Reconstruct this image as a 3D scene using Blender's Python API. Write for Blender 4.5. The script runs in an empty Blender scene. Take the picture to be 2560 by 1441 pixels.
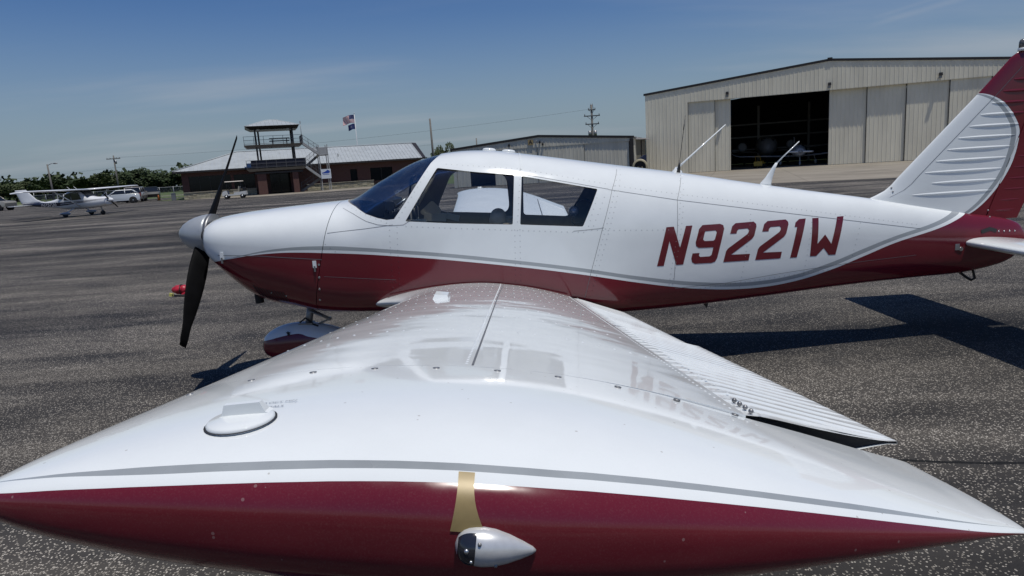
import bpy, bmesh, math, random
import numpy as np
from mathutils import Vector, Matrix
R_ = math.radians
random.seed(7)
sc = bpy.context.scene
col = sc.collection

# ------------------------------------------------------------------ camera
PITCH, ROLL = R_(10.39), R_(3.69)
cam_d = bpy.data.cameras.new("camera"); cam = bpy.data.objects.new("camera", cam_d); col.objects.link(cam)
cam_d.sensor_width = 36.0; cam_d.lens = 1690.0 / 2560.0 * 36.0
cam_d.clip_start = 0.05; cam_d.clip_end = 6000
_f = Vector((0, math.cos(PITCH), -math.sin(PITCH))); _r = Vector((1, 0, 0)); _u = _r.cross(_f)
_R = math.cos(ROLL) * _r - math.sin(ROLL) * _u
_U = math.sin(ROLL) * _r + math.cos(ROLL) * _u
M = Matrix((( _R.x, _U.x, -_f.x, 0.0), (_R.y, _U.y, -_f.y, -5.75), (_R.z, _U.z, -_f.z, 1.72), (0, 0, 0, 1)))
cam.matrix_world = M
sc.camera = cam
sc.render.resolution_x = 1024; sc.render.resolution_y = 576

# ------------------------------------------------------------------ sky, sun, exposure
SUN = Vector((0.165, -0.20, 1.0)).normalized()
SUN_EL = math.asin(SUN.z); SUN_AZ = math.atan2(SUN.x, SUN.y)      # azimuth clockwise from +y
world = bpy.data.worlds.new("World"); sc.world = world; world.use_nodes = True
wt = world.node_tree; wn = wt.nodes; wl = wt.links
for n in list(wn): wn.remove(n)
def wnode(t, **k):
    n = wn.new(t)
    for a, b in k.items(): setattr(n, a, b)
    return n
sky = wnode('ShaderNodeTexSky', sky_type='NISHITA', sun_disc=False, sun_elevation=SUN_EL, sun_rotation=SUN_AZ,
            altitude=200.0, air_density=1.0, dust_density=0.15, ozone_density=2.5)
tc = wnode('ShaderNodeTexCoord'); sep = wnode('ShaderNodeSeparateXYZ'); wl.new(tc.outputs['Generated'], sep.inputs[0])
def wmath(op, a, b=None, clamp=False):
    n = wnode('ShaderNodeMath', operation=op); n.use_clamp = clamp
    for i, v in enumerate((a, b)):
        if v is None: continue
        if isinstance(v, (int, float)): n.inputs[i].default_value = v
        else: wl.new(v, n.inputs[i])
    return n.outputs[0]
# thin high cloud: noise on the direction flattened to a far layer
zc = wmath('ADD', wmath('MAXIMUM', sep.outputs[2], 0.0), 0.10)
cx = wmath('DIVIDE', sep.outputs[0], zc); cy = wmath('DIVIDE', sep.outputs[1], zc)
cmb = wnode('ShaderNodeCombineXYZ'); wl.new(cx, cmb.inputs[0]); wl.new(cy, cmb.inputs[1])
nz = wnode('ShaderNodeTexNoise'); nz.inputs['Scale'].default_value = 0.42; nz.inputs['Detail'].default_value = 7; nz.inputs['Roughness'].default_value = 0.5
mpn = wnode('ShaderNodeMapping'); mpn.inputs['Rotation'].default_value = (0, 0, 0.35); mpn.inputs['Scale'].default_value = (0.55, 1.5, 1); mpn.inputs['Location'].default_value = (3.7, 1.2, 0)
wl.new(cmb.outputs[0], mpn.inputs[0]); wl.new(mpn.outputs[0], nz.inputs['Vector'])
cr = wnode('ShaderNodeMapRange'); cr.interpolation_type = 'SMOOTHSTEP'
cr.inputs['From Min'].default_value = 0.47; cr.inputs['From Max'].default_value = 0.72
wl.new(nz.outputs[0], cr.inputs[0])
lowm = wnode('ShaderNodeMapRange'); lowm.interpolation_type = 'SMOOTHSTEP'; lowm.inputs['From Min'].default_value = 0.40; lowm.inputs['From Max'].default_value = 0.06
wl.new(sep.outputs[2], lowm.inputs[0])
cloud = wmath('MULTIPLY', wmath('MULTIPLY', cr.outputs[0], lowm.outputs[0]), 0.46)
# two old contrails high on the right
def contrail(d1, d2, w, amt, prev):
    d1 = Vector(d1).normalized(); d2 = Vector(d2).normalized()
    n = d1.cross(d2).normalized(); mid = (d1 + d2).normalized(); span = d1.dot(mid)
    dot = wnode('ShaderNodeVectorMath', operation='DOT_PRODUCT'); wl.new(tc.outputs['Generated'], dot.inputs[0]); dot.inputs[1].default_value = n
    a = wmath('ABSOLUTE', dot.outputs['Value'])
    m1 = wnode('ShaderNodeMapRange'); m1.interpolation_type = 'SMOOTHSTEP'; m1.inputs['From Min'].default_value = w; m1.inputs['From Max'].default_value = 0; wl.new(a, m1.inputs[0])
    d = wnode('ShaderNodeVectorMath', operation='DOT_PRODUCT'); wl.new(tc.outputs['Generated'], d.inputs[0]); d.inputs[1].default_value = mid
    m2 = wnode('ShaderNodeMapRange'); m2.interpolation_type = 'SMOOTHSTEP'; m2.inputs['From Min'].default_value = span; m2.inputs['From Max'].default_value = span + (1 - span) * 0.7; wl.new(d.outputs['Value'], m2.inputs[0])
    v = wmath('MULTIPLY', wmath('MULTIPLY', m1.outputs[0], m2.outputs[0]), amt)
    return wmath('ADD', prev, v)
cloud = contrail((0.4531, 0.8808, 0.1378), (0.5883, 0.7918, 0.1642), 0.0055, 0.11, cloud)
cloud = contrail((0.4619, 0.8746, 0.1473), (0.564, 0.8081, 0.1698), 0.0035, 0.06, cloud)
hsv = wnode('ShaderNodeHueSaturation'); hsv.inputs['Hue'].default_value = 0.513; hsv.inputs['Saturation'].default_value = 1.30; hsv.inputs['Value'].default_value = 0.92
wl.new(sky.outputs[0], hsv.inputs['Color'])
mixc = wnode('ShaderNodeMix', data_type='RGBA'); wl.new(cloud, mixc.inputs[0])
hz = wnode('ShaderNodeMapRange'); hz.interpolation_type = 'SMOOTHSTEP'; hz.inputs['From Min'].default_value = 0.24; hz.inputs['From Max'].default_value = -0.02; hz.inputs['To Max'].default_value = 0.92
wl.new(sep.outputs[2], hz.inputs[0])
mixh = wnode('ShaderNodeMix', data_type='RGBA'); wl.new(hz.outputs[0], mixh.inputs[0]); wl.new(hsv.outputs[0], mixh.inputs[6]); mixh.inputs[7].default_value = (2.6, 3.4, 4.4, 1)
wl.new(mixh.outputs[2], mixc.inputs[6])
mixc.inputs[7].default_value = (5.6, 5.9, 6.4, 1)
bg = wnode('ShaderNodeBackground'); bg.inputs['Strength'].default_value = 0.080
wl.new(mixc.outputs[2], bg.inputs[0])
wo = wnode('ShaderNodeOutputWorld'); wl.new(bg.outputs[0], wo.inputs[0])

sl = bpy.data.lights.new("sun", 'SUN'); sl.energy = 3.6; sl.angle = R_(0.53); sl.color = (1.0, 0.965, 0.90)
so = bpy.data.objects.new("sun", sl); col.objects.link(so); so.location = (10, -8, 60)
so.rotation_euler = (-SUN).to_track_quat('-Z', 'Y').to_euler()
sc.view_settings.view_transform = 'Standard'; sc.view_settings.look = 'None'
sc.view_settings.gamma = 1.0; sc.view_settings.exposure = -0.08; sc.view_settings.use_curve_mapping = False

# ------------------------------------------------------------------ helpers
MAT = {}
class NT:
    def __init__(s, name):
        s.m = bpy.data.materials.new(name); s.m.use_nodes = True; s.t = s.m.node_tree; s.n = s.t.nodes; s.l = s.t.links
        s.b = s.n['Principled BSDF']; s.o = s.n['Material Output']
    def new(s, t, **k):
        n = s.n.new(t)
        for a, b in k.items(): setattr(n, a, b)
        return n
    def link(s, a, b): s.l.new(a, b)
    def math(s, op, a, b=None, clamp=False):
        n = s.new('ShaderNodeMath', operation=op); n.use_clamp = clamp
        for i, v in enumerate((a, b)):
            if v is None: continue
            if isinstance(v, (int, float)): n.inputs[i].default_value = v
            else: s.link(v, n.inputs[i])
        return n.outputs[0]
    def obj(s):
        return s.new('ShaderNodeTexCoord').outputs['Object']
    def noise(s, vec, scale, detail=3, rough=0.5, dist=0.0):
        n = s.new('ShaderNodeTexNoise'); n.inputs['Scale'].default_value = scale; n.inputs['Detail'].default_value = detail
        n.inputs['Roughness'].default_value = rough; n.inputs['Distortion'].default_value = dist
        if vec is not None: s.link(vec, n.inputs['Vector'])
        return n.outputs[0]
    def ramp(s, f, *stops):
        r = s.new('ShaderNodeValToRGB'); e = r.color_ramp.elements
        while len(e) < len(stops): e.new(0.5)
        for el, (p, c) in zip(e, stops):
            el.position = p; el.color = (c[0], c[1], c[2], 1) if not isinstance(c, (int, float)) else (c, c, c, 1)
        s.link(f, r.inputs[0]); return r.outputs[0]
    def mix(s, f, a, b, blend='MIX'):
        n = s.new('ShaderNodeMix', data_type='RGBA', blend_type=blend)
        for i, v in ((0, f), (6, a), (7, b)):
            if isinstance(v, (int, float)): n.inputs[i].default_value = v
            elif isinstance(v, tuple): n.inputs[i].default_value = (v[0], v[1], v[2], 1)
            else: s.link(v, n.inputs[i])
        return n.outputs[2]
    def mapping(s, vec, loc=(0,0,0), rot=(0,0,0), scale=(1,1,1)):
        n = s.new('ShaderNodeMapping'); n.inputs['Location'].default_value = loc; n.inputs['Rotation'].default_value = rot; n.inputs['Scale'].default_value = scale
        s.link(vec, n.inputs[0]); return n.outputs[0]
    def bump(s, h, strength=0.3, dist=0.01, target=None):
        n = s.new('ShaderNodeBump'); n.inputs['Strength'].default_value = strength; n.inputs['Distance'].default_value = dist
        s.link(h, n.inputs['Height']); s.link(n.outputs[0], (target or s.b).inputs['Normal']); return n
    def curve(s, f, pts, x0, x1, y0, y1):
        mr = s.new('ShaderNodeMapRange'); mr.inputs['From Min'].default_value = x0; mr.inputs['From Max'].default_value = x1; s.link(f, mr.inputs[0])
        c = s.new('ShaderNodeFloatCurve'); cm = c.mapping; cv = cm.curves[0]
        P = [((x - x0) / (x1 - x0), (y - y0) / (y1 - y0)) for x, y in pts]
        while len(cv.points) < len(P): cv.points.new(0.5, 0.5)
        for pt, (x, y) in zip(cv.points, P): pt.location = (x, y); pt.handle_type = 'AUTO'
        cm.update(); s.link(mr.outputs[0], c.inputs['Value'])
        m2 = s.new('ShaderNodeMapRange'); m2.inputs['To Min'].default_value = y0; m2.inputs['To Max'].default_value = y1; s.link(c.outputs[0], m2.inputs[0])
        return m2.outputs[0]

def mat(name, color=(0.5,0.5,0.5), rough=0.5, metal=0.0, coat=0.0, var=0.0, vscale=4.0, bump=0.0, bscale=60.0, spec=0.5, emit=None):
    if name in MAT: return MAT[name]
    s = NT(name); s.b.inputs['Base Color'].default_value = (*color, 1); s.b.inputs['Roughness'].default_value = rough
    s.b.inputs['Metallic'].default_value = metal; s.b.inputs['Coat Weight'].default_value = coat; s.b.inputs['Coat Roughness'].default_value = 0.04
    s.b.inputs['Specular IOR Level'].default_value = spec
    if var > 0:
        v = s.noise(s.obj(), vscale, 5, 0.6)
        f = s.ramp(v, (0.3, 1 - var), (0.7, 1 + var * 0.6))
        s.link(s.mix(1.0, color, f, 'MULTIPLY'), s.b.inputs['Base Color'])
    if bump > 0: s.bump(s.noise(s.obj(), bscale, 4, 0.6), bump, 0.01)
    MAT[name] = s.m; return s.m

class MB:
    def __init__(s): s.v = []; s.f = []; s.m = []; s.sm = []
    def add(s, vs, fs, mi=0, smooth=False):
        o = len(s.v); s.v += [tuple(v) for v in vs]
        for f in fs: s.f.append(tuple(i + o for i in f)); s.m.append(mi); s.sm.append(smooth)
        return s
    def box(s, c, d, mi=0, rz=0.0, ry=0.0, rx=0.0, taper=1.0):
        hx, hy, hz = d[0] / 2, d[1] / 2, d[2] / 2
        m = Matrix.Rotation(rz, 3, 'Z') @ Matrix.Rotation(ry, 3, 'Y') @ Matrix.Rotation(rx, 3, 'X')
        vs = []
        for z in (-1, 1):
            t = taper if z > 0 else 1.0
            for x, y in ((-1, -1), (1, -1), (1, 1), (-1, 1)):
                vs.append(m @ Vector((x * hx * t, y * hy * t, z * hz)) + Vector(c))
        return s.add(vs, [(3, 2, 1, 0), (4, 5, 6, 7), (0, 1, 5, 4), (1, 2, 6, 5), (2, 3, 7, 6), (3, 0, 4, 7)], mi)
    def cyl(s, p0, p1, r0, r1=None, n=12, mi=0, cap=True, smooth=True):
        r1 = r0 if r1 is None else r1
        p0 = Vector(p0); p1 = Vector(p1); ax = (p1 - p0).normalized()
        a = ax.orthogonal().normalized(); b = ax.cross(a)
        vs = []
        for p, r in ((p0, r0), (p1, r1)):
            for k in range(n):
                t = 2 * math.pi * k / n; vs.append(p + (a * math.cos(t) + b * math.sin(t)) * r)
        fs = [(k, (k + 1) % n, n + (k + 1) % n, n + k) for k in range(n)]
        s.add(vs, fs, mi, smooth)
        if cap:
            o = len(s.v) - 2 * n
            s.f.append(tuple(o + k for k in reversed(range(n)))); s.m.append(mi); s.sm.append(False)
            s.f.append(tuple(o + n + k for k in range(n))); s.m.append(mi); s.sm.append(False)
        return s
    def tube(s, pts, r, n=8, mi=0):
        pts = [Vector(p) for p in pts]; rs = r if isinstance(r, (list, tuple)) else [r] * len(pts)
        vs = []; a = None
        for i, p in enumerate(pts):
            d = (pts[min(i + 1, len(pts) - 1)] - pts[max(i - 1, 0)]).normalized()
            a = d.orthogonal().normalized() if a is None else (a - d * a.dot(d)).normalized()
            b = d.cross(a)
            vs += [p + (a * math.cos(2 * math.pi * k / n) + b * math.sin(2 * math.pi * k / n)) * rs[i] for k in range(n)]
        fs = [(i * n + k, i * n + (k + 1) % n, (i + 1) * n + (k + 1) % n, (i + 1) * n + k) for i in range(len(pts) - 1) for k in range(n)]
        fs += [tuple(reversed(range(n))), tuple((len(pts) - 1) * n + k for k in range(n))]
        return s.add(vs, fs, mi, True)
    def rings(s, rings, mi=0, cap=True, smooth=True, closed=True):
        n = len(rings[0]); vs = [p for r in rings for p in r]; fs = []
        for i in range(len(rings) - 1):
            for k in range(n if closed else n - 1):
                fs.append((i * n + k, i * n + (k + 1) % n, (i + 1) * n + (k + 1) % n, (i + 1) * n + k))
        s.add(vs, fs, mi, smooth)
        if cap and closed:
            o = len(s.v) - len(vs)
            s.f.append(tuple(o + k for k in reversed(range(n)))); s.m.append(mi); s.sm.append(False)
            e = o + (len(rings) - 1) * n
            s.f.append(tuple(e + k for k in range(n))); s.m.append(mi); s.sm.append(False)
        return s
    def lathe(s, prof, origin=(0,0,0), axis='z', n=24, mi=0):
        rs = []
        for r, h in prof:
            ring = []
            for k in range(n):
                t = 2 * math.pi * k / n; c, d = r * math.cos(t), r * math.sin(t)
                v = (c, d, h) if axis == 'z' else ((h, c, d) if axis == 'x' else (d, h, c))
                ring.append((v[0] + origin[0], v[1] + origin[1], v[2] + origin[2]))
            rs.append(ring)
        return s.rings(rs, mi)
    def prism(s, poly, a, b, axis='y', mi=0):
        def P(u, v, w): return (u, w, v) if axis == 'y' else ((w, u, v) if axis == 'x' else (u, v, w))
        n = len(poly); vs = [P(u, v, a) for u, v in poly] + [P(u, v, b) for u, v in poly]
        fs = [tuple(range(n)), tuple(reversed(range(n, 2 * n)))] + [(k, n + k, n + (k + 1) % n, (k + 1) % n) for k in range(n)]
        return s.add(vs, fs, mi)
    def sphere(s, c, r, n=12, m=8, mi=0, sc=(1,1,1)):
        rs = []
        for i in range(m + 1):
            p = math.pi * i / m; q = max(math.sin(p), 1e-4)
            rs.append([(c[0] + r * sc[0] * q * math.cos(2 * math.pi * k / n), c[1] + r * sc[1] * q * math.sin(2 * math.pi * k / n), c[2] - r * sc[2] * math.cos(p)) for k in range(n)])
        return s.rings(rs, mi, cap=False)
    def mesh(s, name, mats, fix=True):
        me = bpy.data.meshes.new(name); me.from_pydata(s.v, [], s.f)
        for m in (mats if isinstance(mats, (list, tuple)) else [mats]): me.materials.append(m)
        me.polygons.foreach_set('material_index', s.m); me.polygons.foreach_set('use_smooth', s.sm)
        if fix:
            bm = bmesh.new(); bm.from_mesh(me); bmesh.ops.recalc_face_normals(bm, faces=bm.faces); bm.to_mesh(me); bm.free()
        me.update(); return me
    def build(s, name, mats, parent=None, fix=True, label=None):
        return link(name, s.mesh(name, mats, fix), parent, label)

def link(name, me, parent=None, label=None):
    o = bpy.data.objects.new(name, me); col.objects.link(o)
    if parent is not None: o.parent = parent
    if label: o['label'] = label
    return o
def tag(o, label, cat, group=None, kind=None):
    if kind: o['kind'] = kind
    o['label'] = label
    if cat: o['category'] = cat
    if group: o['group'] = group
    return o
def thing(name, label, cat, loc=(0,0,0), rz=0.0, group=None):
    o = bpy.data.objects.new(name, None); col.objects.link(o); o.empty_display_size = 0.2
    o.location = loc; o.rotation_euler = (0, 0, rz); return tag(o, label, cat, group)
def struct(o, label=None):
    o['kind'] = 'structure'
    if label: o['label'] = label
    return o
def copy_tree(o, parent=None):
    c = o.copy(); col.objects.link(c); c.parent = parent
    for ch in list(o.children): copy_tree(ch, c)
    return c
def pchip(xs, ys):
    xs = np.array(xs, float); ys = np.array(ys, float); h = np.diff(xs); d = np.diff(ys) / h; m = np.zeros(len(xs)); m[0] = d[0]; m[-1] = d[-1]
    for i in range(1, len(xs) - 1):
        if d[i-1] * d[i] > 0:
            w1 = 2 * h[i] + h[i-1]; w2 = h[i] + 2 * h[i-1]; m[i] = (w1 + w2) / (w1 / d[i-1] + w2 / d[i])
    def f(x):
        x = min(max(x, xs[0]), xs[-1]); i = min(max(int(np.searchsorted(xs, x)) - 1, 0), len(h) - 1); t = (x - xs[i]) / h[i]
        return float((2*t**3 - 3*t*t + 1) * ys[i] + (t**3 - 2*t*t + t) * h[i] * m[i] + (-2*t**3 + 3*t*t) * ys[i+1] + (t**3 - t*t) * h[i] * m[i+1])
    return f

# ------------------------------------------------------------------ materials
def paint_waves(s, amt=0.02, scale=1.6, target=None):
    n1 = s.noise(s.obj(), scale, 2, 0.45); return s.bump(n1, amt, 0.05, target)
WHITE = (0.765, 0.795, 0.79); MAROON = (0.140, 0.013, 0.021); SILVER = (0.34, 0.365, 0.375)
def paint(name, color, rough=0.10, wave=0.03, scale=1.6, dirt_tone=0.05, spec=0.5, dust=None, coat=0.2):
    s = NT(name); s.b.inputs['Roughness'].default_value = rough; s.b.inputs['Coat Weight'].default_value = coat; s.b.inputs['Coat Roughness'].default_value = 0.03
    s.b.inputs['Specular IOR Level'].default_value = spec
    d = s.noise(s.obj(), 3.0, 6, 0.65)
    f = s.ramp(d, (0.30, 1 - dirt_tone), (0.62, 1.0))
    c = s.mix(1.0, color, f, 'MULTIPLY')
    if dust:                                                         # settled dust and small chips
        sp = s.new('ShaderNodeTexVoronoi'); sp.inputs['Scale'].default_value = 75; s.link(s.obj(), sp.inputs['Vector'])
        sc_ = s.new('ShaderNodeSeparateColor'); s.link(sp.outputs['Color'], sc_.inputs[0])
        chip = s.math('MULTIPLY', s.math('GREATER_THAN', sc_.outputs[0], 0.965), s.math('LESS_THAN', sp.outputs['Distance'], 0.16))
        fine = s.ramp(s.noise(s.obj(), 420, 3, 0.7), (0.50, 0.0), (0.78, dust[1]))
        c = s.mix(fine, c, dust[0]); c = s.mix(s.math('MULTIPLY', chip, 0.55), c, dust[0])
    s.link(c, s.b.inputs['Base Color'])
    r = s.noise(s.obj(), 11.0, 4, 0.6); s.link(s.ramp(r, (0.3, rough * 0.7), (0.75, rough * 1.6)), s.b.inputs['Roughness'])
    if wave: paint_waves(s, wave, scale)
    MAT[name] = s.m; return s.m
m_white = paint('white_paint', WHITE, 0.09, 0.05, 2.2)
m_wing = paint('wing_white_paint', WHITE, 0.045, 0.10, 2.6, 0.045, spec=0.45, coat=0.0)
m_tipwhite = paint('tip_white_paint', WHITE, 0.055, 0.05, 1.8, 0.05, spec=0.45, coat=0.0, dust=((0.35, 0.32, 0.28), 0.05))
m_maroon = paint('maroon_paint', MAROON, 0.12, 0.02, 2.0, 0.15, dust=((0.30, 0.19, 0.18), 0.12))
m_silver = paint('silver_stripe_paint', SILVER, 0.22, 0.0, 2.0, 0.25)
m_blackpaint = mat('prop_black', (0.007, 0.007, 0.0075), 0.6, var=0.3, vscale=8, spec=0.03)
m_spin = mat('spinner_grey', (0.40, 0.425, 0.44), 0.36, 0.3, var=0.12, vscale=6)
m_alu = mat('bare_aluminium', (0.55, 0.57, 0.58), 0.32, 0.9, var=0.15, vscale=20)
m_steel = mat('dull_steel', (0.28, 0.28, 0.28), 0.45, 0.7, var=0.3, vscale=15)
m_black = mat('black_plastic', (0.012, 0.012, 0.013), 0.45)
m_rubber = mat('rubber', (0.018, 0.018, 0.018), 0.8, var=0.3)
m_gap = mat('dark_gap', (0.02, 0.02, 0.022), 0.8)
m_seam = mat('panel_seam', (0.13, 0.133, 0.14), 0.6)
m_cabin = mat('cabin_lining_grey', (0.21, 0.185, 0.15), 0.85, var=0.2, vscale=12)
m_beige = mat('cabin_trim_beige', (0.60, 0.54, 0.41), 0.6, var=0.1)
m_seat = mat('seat_tan', (0.66, 0.54, 0.38), 0.75, var=0.2, vscale=14)
m_goldtape = mat('gold_tape', (0.27, 0.20, 0.085), 0.42, 0.1, var=0.12, vscale=30)
m_lampglass = mat('lamp_dark_glass', (0.02, 0.022, 0.03), 0.06, spec=0.8)

def glass(name, tint, refl=1.0):
    s = NT(name); s.n.remove(s.b)
    t = s.new('ShaderNodeBsdfTransparent'); t.inputs[0].default_value = (*tint, 1)
    g = s.new('ShaderNodeBsdfGlossy'); g.inputs['Roughness'].default_value = 0.03; g.inputs[0].default_value = (0.9, 0.9, 0.9, 1)
    fr = s.new('ShaderNodeFresnel'); fr.inputs['IOR'].default_value = 1.5
    mx = s.new('ShaderNodeMixShader'); s.link(s.math('MULTIPLY', fr.outputs[0], refl, True), mx.inputs[0]); s.link(t.outputs[0], mx.inputs[1]); s.link(g.outputs[0], mx.inputs[2])
    s.link(mx.outputs[0], s.o.inputs[0]); MAT[name] = s.m; return s.m
m_glass = glass('acrylic_window', (0.955, 0.965, 0.97), 0.8)
m_shield = glass('acrylic_windshield', (0.92, 0.945, 0.965), 0.75)
m_carglass = mat('car_glass', (0.012, 0.014, 0.017), 0.05, spec=0.7)
m_darkglass = mat('dark_window_glass', (0.006, 0.007, 0.008), 0.08, spec=0.3)

# fuselage livery: maroon belly, white gap, silver stripe, white above
RED = [(-2.5,1.085),(-2.388,1.096),(-2.205,1.124),(-1.981,1.147),(-1.785,1.153),(-1.594,1.145),(-1.449,1.134),(-1.155,1.109),(-0.847,1.072),(-0.54,1.031),(-0.234,0.983),(0.072,0.931),(0.505,0.847),(0.998,0.736),(1.3,0.672),(1.517,0.635),(1.842,0.601),(2.05,0.597),(2.278,0.614),(2.603,0.681),(2.929,0.782),(3.213,0.874),(3.61,0.967),(3.786,1.026),(4.0,1.12),(4.5,1.45)]
GRY = [(-2.5,1.09),(-2.3,1.112),(-2.115,1.146),(-1.781,1.187),(-1.444,1.187),(-1.15,1.160),(-0.842,1.121),(-0.5,1.075),(0.0,0.992),(0.507,0.897),(1.0,0.787),(1.515,0.691),(1.85,0.656),(2.05,0.653),(2.272,0.67),(2.6,0.742),(2.927,0.845),(3.212,0.930),(3.55,1.010),(3.70,1.062),(3.9,1.15),(4.5,1.5)]
def livery_body(name='fuselage_livery', dirt_tone=1.0):
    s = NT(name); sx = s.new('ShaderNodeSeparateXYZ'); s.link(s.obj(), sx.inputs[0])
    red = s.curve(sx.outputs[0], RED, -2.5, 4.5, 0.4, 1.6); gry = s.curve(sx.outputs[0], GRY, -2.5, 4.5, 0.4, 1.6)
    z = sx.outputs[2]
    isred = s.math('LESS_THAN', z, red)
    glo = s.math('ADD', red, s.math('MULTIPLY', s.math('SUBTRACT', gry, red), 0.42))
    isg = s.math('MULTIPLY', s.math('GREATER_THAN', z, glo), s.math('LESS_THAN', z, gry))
    d = s.noise(s.obj(), 3.0, 6, 0.65); f = s.ramp(d, (0.3, 0.95 * dirt_tone), (0.62, 1.0 * dirt_tone))
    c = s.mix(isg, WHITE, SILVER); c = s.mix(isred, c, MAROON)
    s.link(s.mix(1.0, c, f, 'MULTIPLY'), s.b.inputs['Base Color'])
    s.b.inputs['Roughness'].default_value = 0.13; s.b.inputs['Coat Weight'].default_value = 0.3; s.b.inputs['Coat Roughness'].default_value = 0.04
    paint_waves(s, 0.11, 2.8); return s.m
m_body = livery_body(); m_rivet = livery_body('darker_rivet_livery', 0.76)  # rivets take an evenly darker copy of the livery colours
ARC = [(0.9,3.70),(1.0,3.825),(1.024,3.862),(1.101,3.995),(1.228,4.123),(1.422,4.246),(1.55,4.288),(1.617,4.30),(1.70,4.307),(1.748,4.30),(1.849,4.25),(1.958,4.159),(2.022,4.055),(2.047,3.967),(2.06,3.80),(2.5,3.3)]
def livery_fin():
    s = NT('fin_livery'); sx = s.new('ShaderNodeSeparateXYZ'); s.link(s.obj(), sx.inputs[0])
    a = s.curve(sx.outputs[2], ARC, 0.9, 2.5, 3.2, 4.6)
    d = s.math('SUBTRACT', a, sx.outputs[0])
    isw = s.math('GREATER_THAN', d, 0.0)
    isg = s.math('MULTIPLY', s.math('GREATER_THAN', d, 0.028), s.math('LESS_THAN', d, 0.072))
    c = s.mix(isw, MAROON, s.mix(isg, WHITE, SILVER)); s.link(c, s.b.inputs['Base Color'])
    s.b.inputs['Roughness'].default_value = 0.14; s.b.inputs['Coat Weight'].default_value = 0.3
    paint_waves(s, 0.04, 2.2); return s.m
m_fin = livery_fin()

# ------------------------------------------------------------------ ground
def asphalt():
    s = NT('asphalt'); o = s.obj()
    v = s.new('ShaderNodeTexVoronoi'); v.inputs['Scale'].default_value = 96; v.inputs['Randomness'].default_value = 1.0
    s.link(o, v.inputs['Vector'])
    sep = s.new('ShaderNodeSeparateColor'); s.link(v.outputs['Color'], sep.inputs[0])
    big = s.noise(s.mapping(o, rot=(0,0,0.35), scale=(0.085, 0.60, 1)), 1.0, 6, 0.60, 0.5)       # paving drag marks and worn bands
    mid = s.noise(s.mapping(o, rot=(0,0,0.2), scale=(0.5, 1.4, 1)), 1.0, 5, 0.65, 0.3)
    wear = s.math('ADD', s.math('MULTIPLY', big, 0.6), s.math('MULTIPLY', mid, 0.4))
    wr = s.ramp(wear, (0.40, 0.0), (0.60, 1.0))
    # share of exposed pale stones grows where the binder has worn away
    thr = s.math('SUBTRACT', 0.86, s.math('MULTIPLY', wr, 0.50))
    stone = s.math('GREATER_THAN', sep.outputs[0], thr)
    core = s.math('LESS_THAN', v.outputs['Distance'], 0.46)
    stone = s.math('MULTIPLY', stone, core)
    scol = s.ramp(sep.outputs[1], (0.0, (0.15, 0.135, 0.112)), (0.55, (0.285, 0.258, 0.218)), (1.0, (0.45, 0.415, 0.36)))
    bnd = s.mix(wr, (0.017, 0.0165, 0.0175), (0.074, 0.066, 0.056))
    c = s.mix(stone, bnd, scol)
    blot = s.noise(s.mapping(o, rot=(0,0,0.5), scale=(0.11, 0.30, 1)), 1.0, 5, 0.6, 0.4)         # broad bleached and tarry areas
    c = s.mix(1.0, c, s.ramp(blot, (0.36, 0.60), (0.50, 0.88), (0.62, 1.38)), 'MULTIPLY')
    c = s.mix(1.0, c, s.ramp(big, (0.34, 0.80), (0.66, 1.22)), 'MULTIPLY')
    oil = s.noise(o, 0.55, 3, 0.5); c = s.mix(s.ramp(oil, (0.70, 0.0), (0.76, 0.55)), c, (0.014, 0.014, 0.015))
    cr = s.new('ShaderNodeTexVoronoi', feature='DISTANCE_TO_EDGE'); cr.inputs['Scale'].default_value = 0.16
    wv = s.new('ShaderNodeTexNoise'); wv.inputs['Scale'].default_value = 1.6; wv.inputs['Detail'].default_value = 6; wv.inputs['Roughness'].default_value = 0.7; s.link(o, wv.inputs['Vector'])
    s.link(s.mix(0.10, o, wv.outputs['Color'], 'ADD'), cr.inputs['Vector'])
    cmask = s.ramp(s.noise(o, 0.09, 2, 0.5), (0.50, 0.0), (0.56, 1.0))
    crack = s.math('MULTIPLY', s.math('LESS_THAN', cr.outputs['Distance'], 0.0016), cmask)
    c = s.mix(crack, c, (0.006, 0.006, 0.006))
    s.link(c, s.b.inputs['Base Color']); s.b.inputs['Roughness'].default_value = 0.85; s.b.inputs['Specular IOR Level'].default_value = 0.3
    fine = s.math('SUBTRACT', 1.0, v.outputs['Distance'])
    s.bump(s.math('ADD', fine, s.math('MULTIPLY', stone, 0.5)), 0.55, 0.004)
    return s.m
m_asph = asphalt()
def concrete():
    s = NT('apron_concrete'); o = s.obj()
    a = s.noise(o, 0.35, 6, 0.6); b = s.noise(o, 30, 3, 0.6)
    br = s.new('ShaderNodeTexBrick'); br.offset = 0.0; br.inputs['Scale'].default_value = 0.2; br.inputs['Mortar Size'].default_value = 0.004; br.inputs['Brick Width'].default_value = 1.0; br.inputs['Row Height'].default_value = 1.0
    br.inputs['Color1'].default_value = (1,1,1,1); br.inputs['Color2'].default_value = (0.9,0.9,0.9,1); br.inputs['Mortar'].default_value = (0.55,0.55,0.55,1)
    s.link(s.mapping(o, rot=(0,0,0.33)), br.inputs['Vector'])
    c = s.ramp(a, (0.3, (0.20, 0.175, 0.135)), (0.7, (0.31, 0.275, 0.22)))
    c = s.mix(0.35, c, b, 'OVERLAY'); c = s.mix(1.0, c, br.outputs[0], 'MULTIPLY')
    s.link(c, s.b.inputs['Base Color']); s.b.inputs['Roughness'].default_value = 0.9; return s.m
m_conc = concrete()
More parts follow.
